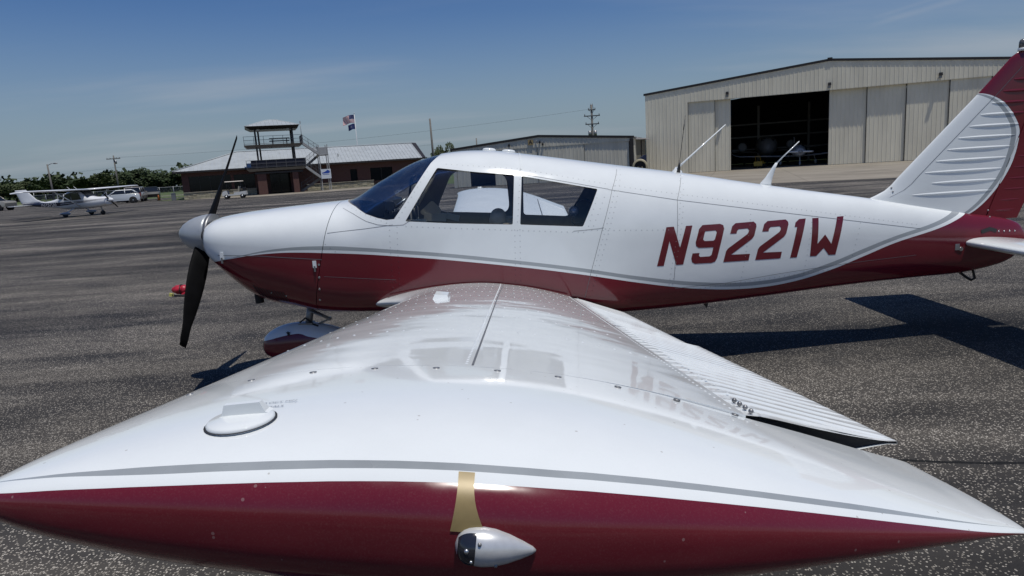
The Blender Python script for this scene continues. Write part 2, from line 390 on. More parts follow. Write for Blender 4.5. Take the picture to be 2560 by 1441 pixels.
def grassm():
    s = NT('mown_grass'); o = s.obj(); a = s.noise(o, 0.15, 6, 0.65); b = s.noise(o, 6, 4, 0.7)
    c = s.ramp(a, (0.3, (0.045, 0.075, 0.018)), (0.7, (0.10, 0.13, 0.035)))
    c = s.mix(0.5, c, b, 'OVERLAY'); s.link(c, s.b.inputs['Base Color']); s.b.inputs['Roughness'].default_value = 0.95
    s.bump(b, 0.8, 0.05); return s.m
m_grass = grassm()
def sheet(name, pts, z, m):
    b = MB(); b.add([(x, y, z) for x, y in pts], [tuple(range(len(pts)))]); o = b.build(name, m, fix=False)
    return struct(o)
sheet('ground', [(-2500,-600),(2500,-600),(2500,2500),(-2500,2500)], -0.012, m_grass)
sheet('tarmac', [(-140,-60),(90,-60),(90,58),(14,58),(10,66),(-12,72),(-26,66.5),(-36,73.2),(-42.5,77.5),(-44.8,92),(-62,103),(-90,112),(-140,122)], 0.0, m_asph)
sheet('concrete_apron', [(8.2,29.0),(14.0,26.6),(17.2,25.2),(52,10.5),(60,32),(32.0,48.5),(12.0,54.6),(11.2,47.8)], 0.004, m_conc)
sheet('concrete_path', [(-36,73.4),(-26,66.7),(-12,72.2),(-9,76),(-9,84.5),(-12,84.5),(-38.0,75.2)], 0.004, m_conc)
sheet('service_road', [(-140,128),(-40,112),(-10,118),(-10,124),(-40,118),(-140,135)], -0.008, m_conc)

# ------------------------------------------------------------------ main aircraft
air = thing('light_aircraft', 'white and maroon low-wing light aircraft marked N9221W filling the foreground', 'aircraft')
ZT = pchip([-2.46,-2.40,-2.25,-1.908,-1.568,-1.33,-1.01,-.696,-.544,-.46,-.309,-.109,.139,.47,.936,1.472,2.012,2.486,3.05,3.341,3.859,4.31,4.38,4.414],
 [1.40,1.43,1.455,1.482,1.500,1.510,1.664,1.802,1.835,1.844,1.850,1.840,1.801,1.741,1.655,1.558,1.447,1.353,1.246,1.184,1.074,.975,.93,.86])
ZB = pchip([-2.46,-2.37,-2.25,-2.123,-2.0,-1.8,-1.55,-1.09,-.3,.886,1.35,2.04,2.74,3.45,3.82,4.107,4.314,4.414],
 [1.10,1.01,.885,.775,.712,.665,.616,.60,.54,.456,.459,.478,.512,.54,.548,.584,.65,.78])
WD = pchip([-2.46,-2.40,-2.25,-1.9,-1.45,-1.0,-.3,.3,.9,1.5,2.0,2.5,3.0,3.5,4.0,4.3,4.414],
 [.30,.36,.43,.49,.53,.56,.575,.565,.52,.43,.35,.275,.21,.155,.105,.072,.04])
ZM = pchip([-2.46,-1.9,-1.45,-.3,.9,2.0,3.0,4.0,4.414],[1.24,1.17,1.12,1.08,1.03,.93,.88,.81,.81])
NTp = pchip([-2.46,-1.45,-1.2,-.5,.9,2,4.414],[2.6,2.7,2.4,2.7,2.5,2.4,2.2])
NBp = pchip([-2.46,-1.8,-1.2,.9,2.5,4.414],[2.6,3.2,5,5,3.6,2.4])
def half(x, z):
    zt, zb, w, zm = ZT(x), ZB(x), WD(x), ZM(x)
    if z >= zm: a = (z - zm) / (zt - zm); n = NTp(x)
    else: a = (zm - z) / (zm - zb); n = NBp(x)
    return 0.0 if a >= 1 else w * (1 - a ** n) ** (1 / n)
def section(x, N=96, inset=0.0):
    zt, zb, w, zm, nt, nb = ZT(x) - inset, ZB(x) + inset, WD(x) - inset, ZM(x), NTp(x), NBp(x); out = []
    for k in range(N):
        a = 2 * math.pi * (k + 0.5) / N; c, s = math.cos(a), math.sin(a)
        n = nt if s >= 0 else nb; h = (zt - zm) if s >= 0 else (zm - zb)
        out.append((x, w * math.copysign(abs(c) ** (2 / n), c), zm + h * math.copysign(abs(s) ** (2 / n), s)))
    return out
def spts(a, b, n): return [a + (b - a) * i / n for i in range(n + 1)]
XS = [-2.46, -2.44, -2.41, -2.36, -2.30] + spts(-2.22, -1.35, 14)[0:] + spts(-1.30, -0.30, 32) + spts(-0.24, 4.20, 60) + [4.25, 4.30, 4.34, 4.37, 4.395, 4.414]
XS = sorted(set(round(x, 4) for x in XS))

def bisected(me, keep_front, shift):
    bm = bmesh.new(); bm.from_mesh(me)
    n = Vector((0.78, 0, -0.205)).normalized()                     # slanted firewall plane
    p = Vector((-1.355, 0, 1.51)) + n * shift
    r = bmesh.ops.bisect_plane(bm, geom=bm.verts[:] + bm.edges[:] + bm.faces[:], plane_co=p, plane_no=n, clear_outer=keep_front, clear_inner=not keep_front)
    ed = [e for e in bm.edges if e.is_boundary]
    if ed: bmesh.ops.holes_fill(bm, edges=ed)
    bmesh.ops.recalc_face_normals(bm, faces=bm.faces)
    out = bpy.data.meshes.new('body'); bm.to_mesh(out); bm.free()
    for m in me.materials: out.materials.append(m)
    return out
def shell_mesh():
    b = MB(); b.rings([section(x) for x in XS]); return b.mesh('body', [m_body, m_cabin])
full = shell_mesh()
cowl_me = bisected(full, True, -0.002)
cowl_me.set_sharp_from_angle(angle=R_(50))
cowl = link('cowling', cowl_me, air)
rear = bisected(full, False, 0.003)
# cabin cavity
b = MB(); xi = spts(-1.27, 2.2, 60)
b.rings([section(x, 96, 0.022 + 0.05 * max(0, (x - 1.2))) for x in xi], 1)
inner = b.mesh('cavity', [m_body, m_cabin])
def boolean(me, cut_meshes, op, name):
    o = bpy.data.objects.new('tmp_body', me); col.objects.link(o); cuts = []
    for i, c in enumerate(cut_meshes):
        co = bpy.data.objects.new('tmp_cut', c); col.objects.link(co); cuts.append(co)
        md = o.modifiers.new('b%d' % i, 'BOOLEAN'); md.operation = op; md.solver = 'EXACT'; md.object = co
    dg = bpy.context.evaluated_depsgraph_get()
    res = bpy.data.meshes.new_from_object(o.evaluated_get(dg)); res.name = name
    for x in cuts + [o]: bpy.data.objects.remove(x)
    return res
def rounded(poly, r, n=5):
    out = []; P = [Vector((a, b_)) for a, b_ in poly]
    for i, p in enumerate(P):
        a = (P[i-1] - p); c = (P[(i+1) % len(P)] - p); ra = min(r, a.length * .45, c.length * .45)
        q0 = p + a.normalized() * ra; q1 = p + c.normalized() * ra
        for k in range(n + 1):
            t = k / n; out.append(tuple((1-t)**2 * q0 + 2*t*(1-t) * p + t*t * q1))
    return out
WIN = [[(-.522,1.726),(-.228,1.676),(.072,1.634),(.037,1.262),(-.426,1.301),(-.784,1.338)], [(.13,1.623),(.714,1.485),(.577,1.21),(.094,1.258)]]
WIN_R = [rounded([(-.465,1.700),(.014,1.640),(.026,1.272),(-.66,1.330)], 0.10), rounded([(.165,1.615),(.722,1.472),(.56,1.211),(.152,1.250)], 0.03)]
SHIELD = [(-1.345,1.95),(-1.345,1.535),(-1.300,1.511),(-1.19,1.468),(-1.094,1.41),(-1.0,1.375),(-.93,1.357),(-.87,1.360),(-.773,1.485),(-.651,1.658),(-.575,1.767),(-.513,1.827),(-.49,1.95)]
def cutter(poly, y0, y1): b = MB(); b.prism([p for p in poly], y0, y1, 'y', 1); return b.mesh('cut', [m_body, m_cabin])
cuts = [cutter(rounded(w, 0.012, 3), -0.9, -0.05) for w in WIN] + [cutter(w, 0.05, 0.9) for w in WIN_R] + [cutter(SHIELD, -0.9, 0.9)]
body_me = boolean(rear, [inner] + cuts, 'DIFFERENCE', 'fuselage')
body_me.set_sharp_from_angle(angle=R_(40))
body = link('fuselage', body_me, air)
# panes: the same surface, set in 6 mm
b = MB(); xp = spts(-1.36, 0.9, 70); b.rings([section(x, 96, 0.006) for x in xp]); pane_outer = b.mesh('pane', [m_glass])
b = MB(); xp2 = spts(-1.355, 0.895, 70); b.rings([section(x, 96, 0.011) for x in xp2]); pane_inner = b.mesh('pane', [m_glass])
thin = boolean(pane_outer, [pane_inner], 'DIFFERENCE', 'pane')
for i, (poly, y0, y1) in enumerate([(WIN[0], -0.9, -0.05), (WIN[1], -0.9, -0.05), (WIN_R[0], 0.05, 0.9), (WIN_R[1], 0.05, 0.9), (SHIELD, -0.9, 0.9)]):
    pm = boolean(thin.copy(), [cutter(poly, y0, y1)], 'INTERSECT', 'pane')
    pm.materials.clear(); pm.materials.append(m_shield if i == 4 else m_glass); pm.polygons.foreach_set('material_index', [0] * len(pm.polygons))
    pm.polygons.foreach_set('use_smooth', [True] * len(pm.polygons)); pm.set_sharp_from_angle(angle=R_(40))
    link('windshield' if i == 4 else 'side_window', pm, air)

# surface frame on the port side
def SP(x, z, off=0.0):
    p = Vector((x, -half(x, z), z)); e = 0.01
    dx = Vector((2 * e, -half(x + e, z) + half(x - e, z), 0)); dz = Vector((0, -half(x, z + e) + half(x, z - e), 2 * e))
    n = dx.cross(dz).normalized()
    if n.y > 0: n = -n
    return p + n * off, n
def ribbon(fn, pts, w, off, mb, step=0.03, mi=0):
    path = []
    for (a, b_) in zip(pts[:-1], pts[1:]):
        L = math.hypot(b_[0] - a[0], b_[1] - a[1]); k = max(1, int(L / step))
        path += [(a[0] + (b_[0] - a[0]) * i / k, a[1] + (b_[1] - a[1]) * i / k) for i in range(k)]
    path.append(pts[-1]); P = [fn(*q, off) for q in path]; vs = []
    for i, (p, n) in enumerate(P):
        t = (P[min(i + 1, len(P) - 1)][0] - P[max(i - 1, 0)][0]).normalized(); s = t.cross(n).normalized() * (w / 2)
        vs += [p - s, p + s]
    mb.add(vs, [(2 * i, 2 * i + 1, 2 * i + 3, 2 * i + 2) for i in range(len(P) - 1)], mi)
def rivet(mb, p, n, r=0.0045, h=0.0012, mi=0):
    a = n.orthogonal().normalized(); c = n.cross(a); k = 6
    vs = [p + (a * math.cos(2 * math.pi * i / k) + c * math.sin(2 * math.pi * i / k)) * r for i in range(k)] + [p + n * h]
    mb.add(vs, [(i, (i + 1) % k, k) for i in range(k)], mi, True)
def rivet_line(mb, fn, a, b_, pitch, **kw):
    L = math.hypot(b_[0] - a[0], b_[1] - a[1]); k = max(1, int(L / pitch))
    for i in range(k + 1):
        p, n = fn(a[0] + (b_[0] - a[0]) * i / k, a[1] + (b_[1] - a[1]) * i / k, 0.0); rivet(mb, p, n, **kw)
for pts in ([(.914,1.648),(.828,1.472),(.72,1.16),(.625,.854),(.567,.648)], [(1.432,1.545),(1.39,1.46),(1.346,1.358),(1.32,1.05),(1.291,.732)],
            [(.80,1.475),(1.336,1.359),(2.1,1.216),(2.758,1.096),(3.429,.974)], [(1.30,.66),(1.75,.665),(2.2,.70),(2.8,.735),(3.4,.755)],
            [(-1.40,1.283),(-1.10,1.30),(-.88,1.318)], [(-1.30,1.46),(-1.20,1.415),(-1.09,1.355),(-1.0,1.325),(-.90,1.312),(-.80,1.312)], [(-.80,1.312),(-.74,1.345)],
            [(.50,1.18),(.70,1.185),(.74,1.19)], [(.135,1.785),(.13,1.70),(.115,1.64)], [(.13,1.638),(.80,1.478)], [(-1.458,.949),(-.895,.892)]):
    m = MB(); ribbon(SP, pts, 0.0030, 0.0012, m); m.build('panel_seam', m_seam, body, fix=False)
rv = MB()
for a, b_ in [((.90,1.62),(.565,.62)), ((.93,1.62),(.60,.62)), ((1.43,1.52),(1.28,.70)), ((1.40,1.5),(1.25,.70)), ((.85,1.50),(3.4,1.01)), ((.60,1.18),(1.30,1.13)), ((-.85,1.30),(-.88,.68)), ((-.91,1.28),(-.93,.70)),
              ((.05,1.22),(.03,.78)), ((.09,1.22),(.07,.78)), ((-1.45,.93),(-.9,.875)), ((-.78,1.30),(.58,1.165)), ((1.95,1.2),(1.85,.62)), ((2.48,1.14),(2.40,.66)), ((2.9,1.06),(2.83,.80)),
              ((-.83,1.37),(-.60,1.70)), ((.115,1.60),(.075,1.28)), ((.70,1.42),(.62,1.21)), ((.76,1.42),(.66,1.21)), ((-.45,1.75),(.1,1.68)), ((.2,1.66),(.78,1.52)), ((1.3,.63),(3.3,.73)), ((-1.26,1.475),(-.93,1.335)), ((.72,.60),(1.3,.58)), ((-1.42,1.2),(-1.2,1.02))]:
    rivet_line(rv, SP, a, b_, 0.042, r=0.0052, h=0.0026)
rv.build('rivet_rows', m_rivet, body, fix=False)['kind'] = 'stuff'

# registration letters, laid on the skin (x, z in metres from traced strokes on the port side)
LET = {
 'N': [(648,980),(722,667),(782,663),(832,830),(878,657),(930,653),(857,965),(802,970),(748,780),(702,977)],
 '9': [(1010,650),(1150,640),(1176,650),(1184,678),(1130,910),(1112,942),(1082,953),(952,960),(928,948),(922,918),(932,877),(988,873),(983,893),(992,905),(1068,900),(1084,888),(1098,828),(982,833),(961,818),(957,788),(983,682)],
 '9h': [(1035,700),(1115,693),(1125,705),(1110,765),(1098,775),(1028,778),(1016,765),(1030,706)],
 '2': [(1232,720),(1248,660),(1275,635),(1420,622),(1440,640),(1443,660),(1425,735),(1408,760),(1240,887),(1392,880),(1380,933),(1177,947),(1200,860),(1215,838),(1370,722),(1380,705),(1382,690),(1372,677),(1300,683),(1288,695),(1283,718)],
 '1': [(1713,912),(1768,665),(1748,667),(1755,630),(1785,602),(1838,597),(1767,908)],
 'W': [(1890,595),(1940,592),(1932,800),(1992,725),(2042,800),(2088,583),(2140,578),(2075,886),(2022,889),(1982,833),(1922,897),(1872,900)]}
LQ = {(0,0): (1.11864, 1.27820), (1,0): (1.63284, -0.12684), (0,1): (-0.02327, -0.42972), (1,1): (-0.03242, -0.01523), (2,0): (0.07465, -0.00253), (0,2): (0.00743, -0.01013), (2,1): (0.00808, -0.00160), (1,2): (0.03959, -0.00815)}
def lmap(p):
    # bilinear patch over the lettering area -> (x, z) on the side of the fuselage
    u = (p[0] - 600) / 1600.0; v = (p[1] - 550) / 450.0; X = Z = 0.0
    for (i, j), (cxx, czz) in LQ.items():
        w = (u ** i) * (v ** j); X += w * cxx; Z += w * czz
    return X, Z
from mathutils.geometry import tessellate_polygon
def letter(outer, holes=()):
    loops = [[Vector((*lmap(p), 0)) for p in l] for l in (outer, *holes)]
    flat = [v for l in loops for v in l]
    tris = tessellate_polygon(loops)
    bm = bmesh.new(); vs = [bm.verts.new(v) for v in flat]
    for t in tris:
        try: bm.faces.new([vs[i] for i in t])
        except ValueError: pass
    for _ in range(3):
        long = [e for e in bm.edges if e.calc_length() > 0.03]
        if long: bmesh.ops.subdivide_edges(bm, edges=long, cuts=1)
    bmesh.ops.triangulate(bm, faces=bm.faces)
    for v in bm.verts:
        p, n = SP(v.co.x, v.co.y, 0.0016); v.co = p
    me = bpy.data.meshes.new('registration_letter'); bm.to_mesh(me); bm.free(); me.materials.append(m_maroon)
    me.polygons.foreach_set('use_smooth', [True] * len(me.polygons))
    return link('registration_letter', me, body)
letter(LET['N']); letter(LET['9'], [LET['9h']]); letter(LET['2']); letter([(x + 256, y - 17) for x, y in LET['2']]); letter(LET['1']); letter(LET['W'])

# cowling details
for z0, z1, xa, xb in ((1.155,1.14,-2.31,-1.98),(1.14,1.083,-1.98,-1.46)):
    m = MB(); ribbon(SP, [(xa, z0), (xb, z1)], 0.005, 0.0015, m); m.build('cowl_split_line', m_seam, cowl, fix=False)
for x, z in ((-2.27,1.15),(-1.52,1.05)):
    p, n = SP(x, z); m = MB(); m.box(p + n * 0.004, (0.028, 0.008, 0.055)); m.box(p + n * 0.008 + Vector((0, 0, -.035)), (0.012, 0.01, 0.045), 1); m.build('cowl_latch', [m_white, m_steel], cowl)
for x, z in ((-1.487,1.045),(-1.497,.945),(-1.508,.85),(-1.522,.76),(-1.80,.80),(-1.92,.83)):
    p, n = SP(x, z); m = MB(); m.cyl(p - n * .002, p + n * .003, .0085 if x > -1.7 else .005, n=10); m.build('cowl_screw', m_alu, cowl)
for i in range(11):
    x = -2.055 + i * 0.0235; m = MB(); z0 = ZB(x) + 0.165; z1 = ZB(x) + 0.07
    ribbon(SP, [(x, z0), (x + .022, z1)], 0.010, 0.003, m, 0.02); m.build('cooling_louver', m_gap, cowl, fix=False)
m = MB(); m.cyl((-2.11, -.2, .87), (-2.105, -.2, .715), .034, n=16, cap=False); m.cyl((-2.11, -.2, .87), (-2.105, -.2, .72), .030, n=16); m.build('exhaust_pipe', m_rubber, air)
for s in (-1, 1):
    m = MB(); m.rings([[(-2.47 + dx, s * .19 + .10 * k * math.cos(t), 1.30 + .055 * k * math.sin(t)) for t in [2 * math.pi * j / 20 for j in range(20)]] for dx, k in ((-.004, 1.0), (.05, .85))]); m.build('air_inlet', m_gap, cowl)

# spinner and propeller (axis tilted nose-up)
ax = Vector((-0.996, 0, 0.09)).normalized(); hub = Vector((-2.515, 0, 1.292))
e1 = Vector((0, 1, 0)); e2 = ax.cross(e1)
prof = [(0.172, 0.0), (0.170, 0.03), (0.160, 0.075), (0.143, 0.125), (0.118, 0.175), (0.085, 0.220), (0.048, 0.250), (0.018, 0.266), (0.001, 0.270)]
m = MB(); m.rings([[hub + ax * h + (e1 * math.cos(t) + e2 * math.sin(t)) * r for t in [2 * math.pi * k / 40 for k in range(40)]] for r, h in prof]); m.build('spinner', m_spin, air)
m = MB(); m.cyl(hub - ax * 0.03, hub + ax * 0.002, 0.176, n=40); m.build('spinner_backplate', m_steel, air)
for tip in (Vector((-2.58, -.64, .49)), Vector((-2.42, .60, 2.115))):
    hc = hub + ax * 0.05; d = (tip - hc); L = d.length; d.normalize(); t = ax.cross(d).normalized(); rs = []
    for k in range(15):
        f = k / 14; r = 0.12 + (L - 0.12) * f
        ch = 0.085 + 0.078 * math.sin(math.pi * min(1, f * 1.1 + .12)) ** 0.8 if f < .93 else (0.10 if f < .99 else 0.07)
        beta = R_(52 - 34 * f ** .7); th = 0.035 * (1 - f) + 0.008
        c = t * math.cos(beta) + ax * math.sin(beta); nn = d.cross(c).normalized(); p = hc + d * r
        rs.append([p + c * (ch * .5 * math.cos(a)) + nn * (th * .5 * math.sin(a)) for a in [2 * math.pi * j / 16 for j in range(16)]])
    m = MB(); m.rings(rs); m.build('propeller_blade', m_blackpaint, air)

# ---- wings
AFX = np.array([0,.5,.75,1.25,2.5,5,7.5,10,15,20,25,30,35,40,45,50,55,60,65,70,75,80,85,90,95,100]) / 100
AFT = np.array([0,1.124,1.356,1.702,2.324,3.245,3.959,4.555,5.504,6.223,6.764,7.152,7.396,7.498,7.427,7.168,6.72,6.118,5.403,4.6,3.744,2.858,1.977,1.144,.428,0]) / 100
def thick(u):
    if u < .05: return .03245 * math.sqrt(u / .05) * (1 + .03 * (1 - u / .05))
    return float(np.interp(u, AFX, AFT))
def camber(u):
    if u < 1e-5 or u > 1 - 1e-5: return 0.0
    return -.4 / (4 * math.pi) * ((1 - u) * math.log(1 - u) + u * math.log(u))
TEX, CH, INC, ZR, DIH = .867, 1.6138, .1415, .5101, .1341
CI, SI = math.cos(INC), math.sin(INC)
def wmean(u, ya, h):
    return TEX - (1 - u) * CH * CI + h * CH * SI, ZR + DIH * (ya - .53) + (1 - u) * CH * SI + h * CH * CI
def WP(u, ya, side, sg=-1):
    x, z = wmean(u, ya, camber(u) + side * thick(u))
    if ya < 1.25:
        e = .34 * ((1.25 - ya) / .72) ** 1.4; k = max(0, 1 - u / .42)
        x -= e * k * k; z += -.03 * (e / .34) * k * k + .015 * (e / .34) * math.sin(math.pi * min(1, u / .42)) * side
    return Vector((x, sg * ya, z))
UC = [0.5 * (1 - math.cos(math.pi * k / 40)) for k in range(41)]
def wing_surf(ya_fn_side=1):
    def fn(u, ya, off=0.0):
        p = WP(u, ya, 1); e = .004
        n = (WP(min(u + e, 1), ya, 1) - WP(max(u - e, 0), ya, 1)).cross(WP(u, ya + .01, 1) - WP(u, ya - .01, 1)).normalized()
        if n.z < 0: n = -n
        return p + n * off, n
    return fn
WS = wing_surf()
UH = .735
def build_wing(sg):
    um = [UH * .5 * (1 - math.cos(math.pi * k / 34)) for k in range(35)]
    ys = [.40, .46, .52] + spts(.56, 1.30, 14) + spts(1.4, 4.4535, 30)
    rings = []
    for y in ys:
        rings.append([WP(u, y, 1, sg) for u in reversed(um)] + [WP(u, y, -1, sg) for u in um[1:]])
    m = MB(); m.rings(rings); me = m.mesh('wing', [m_wing]); me.set_sharp_from_angle(angle=R_(60)); w = link('wing', me, air)
    # flap and aileron with pressed chordwise beads
    for nm, ya, yb, defl, t0 in (('flap', .56, 2.60, 0.0, .0), ('aileron', 2.63, 4.42, R_(-2.0), .0)):
        n = int((yb - ya) / .0092); rs = []; P = .084
        h0 = (WP(UH + .01, ya, 1, sg) + WP(UH + .01, ya, -1, sg)) / 2; h1 = (WP(UH + .01, yb, 1, sg) + WP(UH + .01, yb, -1, sg)) / 2; hax = (h1 - h0).normalized()
        rot = Matrix.Rotation(defl * (1 if sg < 0 else -1) * (1 if sg < 0 else -1) , 3, Vector((0, 1, 0)))
        uu = [UH + .008 + (1 - UH - .008) * (k / 12) for k in range(13)]
        for i in range(n + 1):
            y_ = ya + (yb - ya) * i / n; y = y_; ring = []
            ph = ((y - ya) / P) % 1.0; bead = math.exp(-((ph - .5) / .13) ** 2)
            ho = (h0 + (h1 - h0) * (i / n))
            for side, seq in ((1, uu), (-1, list(reversed(uu)))):
                for u in seq:
                    f = (u - UH) / (1 - UH); y = y_ - (.14 * f * f * max(0, (i / n - .9) / .1) if nm == 'aileron' else 0)
                    p = WP(u, y, side, sg)
                    edge = min(1, max(0, (f - .07) / .06)) * min(1, max(0, (.97 - f) / .06))
                    gap = .012 * max(0, 1 - f * 8)
                    p.z += side * (bead * edge * .0048 - gap * .6)
                    if abs(f - 1) < 1e-6: p.z += side * .0035
                    if defl: p = rot @ (p - ho) + ho if sg < 0 else Matrix.Rotation(-defl, 3, Vector((0, 1, 0))) @ (p - ho) + ho
                    ring.append(p)
            rs.append(ring)
        m = MB(); m.rings(rs, cap=(nm == 'flap'))
        if nm == 'aileron': m.add([Vector(p_) for p_ in rs[-3]], [tuple(range(len(rs[-3])))], 1)  # dark inset cap paints in the shade of the hollow open end
        me = m.mesh(nm, [m_wing, m_gap]); me.set_sharp_from_angle(angle=R_(50)); o = link(nm, me, w)
    # tip tank
    def yend(u):
        a = min(max(u / .30, 0), 1); le = 1 - math.sqrt(max(0, 1 - (1 - a) ** 2.2)); bb = min(max((u - .45) / .55, 0), 1)
        return 4.985 - .10 * le - .30 * bb ** 1.6
    def yin(u): return 4.455 - (.13 * (u - .74) / .26 if u > .74 else 0)
    def TP(u, s, off=0.0):
        drp = min(max((u - .5) / .5, 0), 1) ** 1.5
        if s < 0:
            return WP(u, 4.5 + (s if s > -.03 else yin(u) - 4.5), 1, sg) - Vector((0, 0, .02 * drp))
        th = s * math.pi / 2; n = 3.4 if s <= 1 else 2.5; t = abs(math.sin(th)) ** (2 / n); g = math.copysign(abs(math.cos(th)) ** (2 / n), math.cos(th))
        ya = 4.5 + (yend(u) - 4.5) * t
        hf = (thick(u) + .004 * t ** 3 * min(1, u * 12)) * ((1 + .45 * t * (1 - u) ** 1.5) if g < 0 else 1)
        x, z = wmean(u, ya, camber(u) + hf * g - .018 * t ** 3 * math.sin(math.pi * u))
        x -= .025 * t * t * max(0, 1 - u / .25) ** 2; z -= (.02 + .014 * t * t) * drp
        return Vector((x, sg * ya, z))
    rd = pchip([0,.046,.108,.185,.259,.32,.4,.478,.579,.692,.83,.944,1], [.88,.86,.822,.783,.75,.728,.71,.702,.706,.717,.765,.90,1.0])
    gl = pchip([0,.033,.134,.227,.317,.399,.579,.736,.953,1], [.72,.72,.717,.685,.655,.642,.637,.65,.69,.74])
    gh = pchip([0,.03,.191,.317,.396,.579,.744,.953,1], [.718,.71,.642,.608,.60,.595,.595,.68,.735])
    us = [0.5 * (1 - math.cos(math.pi * k / 60)) for k in range(61)]
    segs = [(lambda u: -.045, lambda u: 0.0, 2, 0), (lambda u: 0.0, gh, 18, 0), (gh, gl, 2, 1), (gl, rd, 3, 0), (rd, lambda u: 2.0, 34, 2)]
    m = MB()
    for fa, fb, k, mi in segs:
        g = [[TP(u, fa(u) + (fb(u) - fa(u)) * j / k) for u in us] for j in range(k + 1)]
        m.rings(g, mi, cap=False, closed=False)
    lowp = lambda u, y, sd: WP(u, y, sd, sg) - Vector((0, 0, .02 * min(max((u - .5) / .5, 0), 1) ** 1.5))
    m.rings([[lowp(u, 4.5, -1) for u in us], [lowp(u, yin(u), -1) for u in us]], 2, cap=False, closed=False)
    m.rings([[lowp(u, yin(u), 1) for u in us], [lowp(u, yin(u), -1) for u in us]], 0, cap=False, closed=False)
    me = m.mesh('wing_tip', [m_tipwhite, m_silver, m_maroon]); bm = bmesh.new(); bm.from_mesh(me); bmesh.ops.remove_doubles(bm, verts=bm.verts, dist=1e-5)
    bmesh.ops.recalc_face_normals(bm, faces=bm.faces); bm.to_mesh(me); bm.free()
    me.polygons.foreach_set('use_smooth', [True] * len(me.polygons)); me.set_sharp_from_angle(angle=R_(55)); link('wing_tip', me, w)
    def TS(u, s, off=0.0):
        p = TP(u, s); e = .004
        n = (TP(u + e, s) - TP(u - e, s)).cross(TP(u, s + e) - TP(u, s - e)).normalized()
        if n.dot(p - Vector((p.x, sg * 4.3, p.z - .1))) < 0: n = -n
        return p + n * off, n
    # fuel filler cap
    p, n = TS(.197, .345); a = Vector((CI, 0, -SI)); a = (a - n * a.dot(n)).normalized(); c = n.cross(a).normalized()
    if c.y * sg > 0: c = -c                                          # c points inboard
    def disc(r, h, k=32): return [p + n * h + (a * math.cos(2 * math.pi * i / k) + c * math.sin(2 * math.pi * i / k)) * r for i in range(k)]
    cap = MB(); cap.rings([disc(.047, -.004), disc(.047, .004), disc(.044, .0065), disc(.020, .0072), disc(.001, .0074)]); co = cap.build('fuel_cap', m_tipwhite, w)
    q = MB()
    prf = [(-.036, .006), (-.031, .009), (-.026, .023), (.026, .024), (.032, .009), (.038, .006)]
    q.add([p + a * x + n * h + c * .010 for x, h in prf] + [p + a * x + n * h + c * (.020 if h > .02 else .030) for x, h in prf],
          [tuple(range(6)), tuple(reversed(range(6, 12)))] + [(k, 6 + k, 6 + (k + 1) % 6, (k + 1) % 6) for k in range(6)])
    q.build('fuel_cap_handle', m_tipwhite, w)
    q = MB(); q.rings([disc(.050, .0008), disc(.047, .0012)], cap=False); q.build('fuel_cap_seal', m_gap, w, fix=False)
    # dark quarter-turn screws along the tank joint
    for k in range(12):
        u = .052 + .0735 * k
        if u > .72: break
        pp, nn = (WS(u, 4.487) if sg < 0 else (WP(u, 4.487, 1, sg), Vector((0, 0, 1))))
        q = MB(); q.cyl(pp - nn * .002, pp + nn * .0014, .0068, n=12); q.build('tank_screw', m_steel, w)
    # position lamp
    p, n = TS(.425, .988); ax_ = Vector((math.cos(INC + .02), 0, -math.sin(INC + .02)))
    def lamp(prof, mi, name, mm):
        e1_ = Vector((0, 1, 0)); e2_ = ax_.cross(e1_); mm_ = MB(); k = 28
        mm_.rings([[p + ax_ * (h - .042) + (e1_ * math.cos(2 * math.pi * i / k) * .92 + e2_ * math.sin(2 * math.pi * i / k)) * r for i in range(k)] for h, r in prof]); return mm_.build(name, mm, w)
    lamp([(.0, .0008), (.001, .006), (.003, .0118), (.006, .0160), (.010, .0196), (.016, .0224), (.024, .0240), (.034, .0250), (.049, .0235), (.066, .0185), (.083, .0115), (.096, .0050), (.1005, .0012)], 0, 'position_lamp_housing', mat('lamp_silver_paint', (.62,.63,.63), .3, .35, var=.1, vscale=60))
    lm = MB(); e2_ = ax_.cross(Vector((0, 1, 0)))
    lm.rings([[p + ax_ * (h - .042) + (Vector((0, sg, 0)) * math.cos(a_) * .92 + e2_ * math.sin(a_)) * (r + .0014 * math.sin(math.pi * (i_ + .5) / 7)) for a_ in spts(-1.12, 1.12, 12)] for i_, (h, r) in enumerate([(.0035, .0128), (.006, .0162), (.009, .0188), (.013, .0212), (.017, .0226), (.021, .0234), (.0255, .0240)])], cap=False, closed=False)
    lm.build('position_lamp_lens', m_lampglass, w, fix=False)
    q = MB(); q.sphere(p + ax_ * (.0155 - .042) + Vector((0, sg * .0205, .0035)), .0034, 10, 8); q.sphere(p + ax_ * (.020 - .042) + Vector((0, sg * .0212, -.010)), .0022, 8, 6); q.build('lens_glint_beads', m_alu, w)  # bright beads added on the lens surface to imitate light glints
    for a_, h_ in ((.55, .030), (-.75, .052)):
        sc_p = p + ax_ * (h_ - .042) + (Vector((0, sg, 0)) * math.cos(a_) * .92 + e2_ * math.sin(a_)) * (.0252 if h_ < .04 else .0228); q = MB(); q.sphere(sc_p, .0026, 8, 6); q.build('lamp_screw', m_steel, w)
    if sg > 0: return
    q = MB(); L = []
    for k in range(9):
        f = k / 8; s_ = .650 + (.948 - .650) * f; ua = .3965 + .006 * f * (1 - f) - .002 * f; ub = .4095 + .0120 * f ** 2.6
        L.append([TS(ua + (ub - ua) * j / 3, s_, .0013)[0] for j in range(4)])
    q.rings(L, cap=False, closed=False); q.build('tape_strip', m_goldtape, w, fix=False)
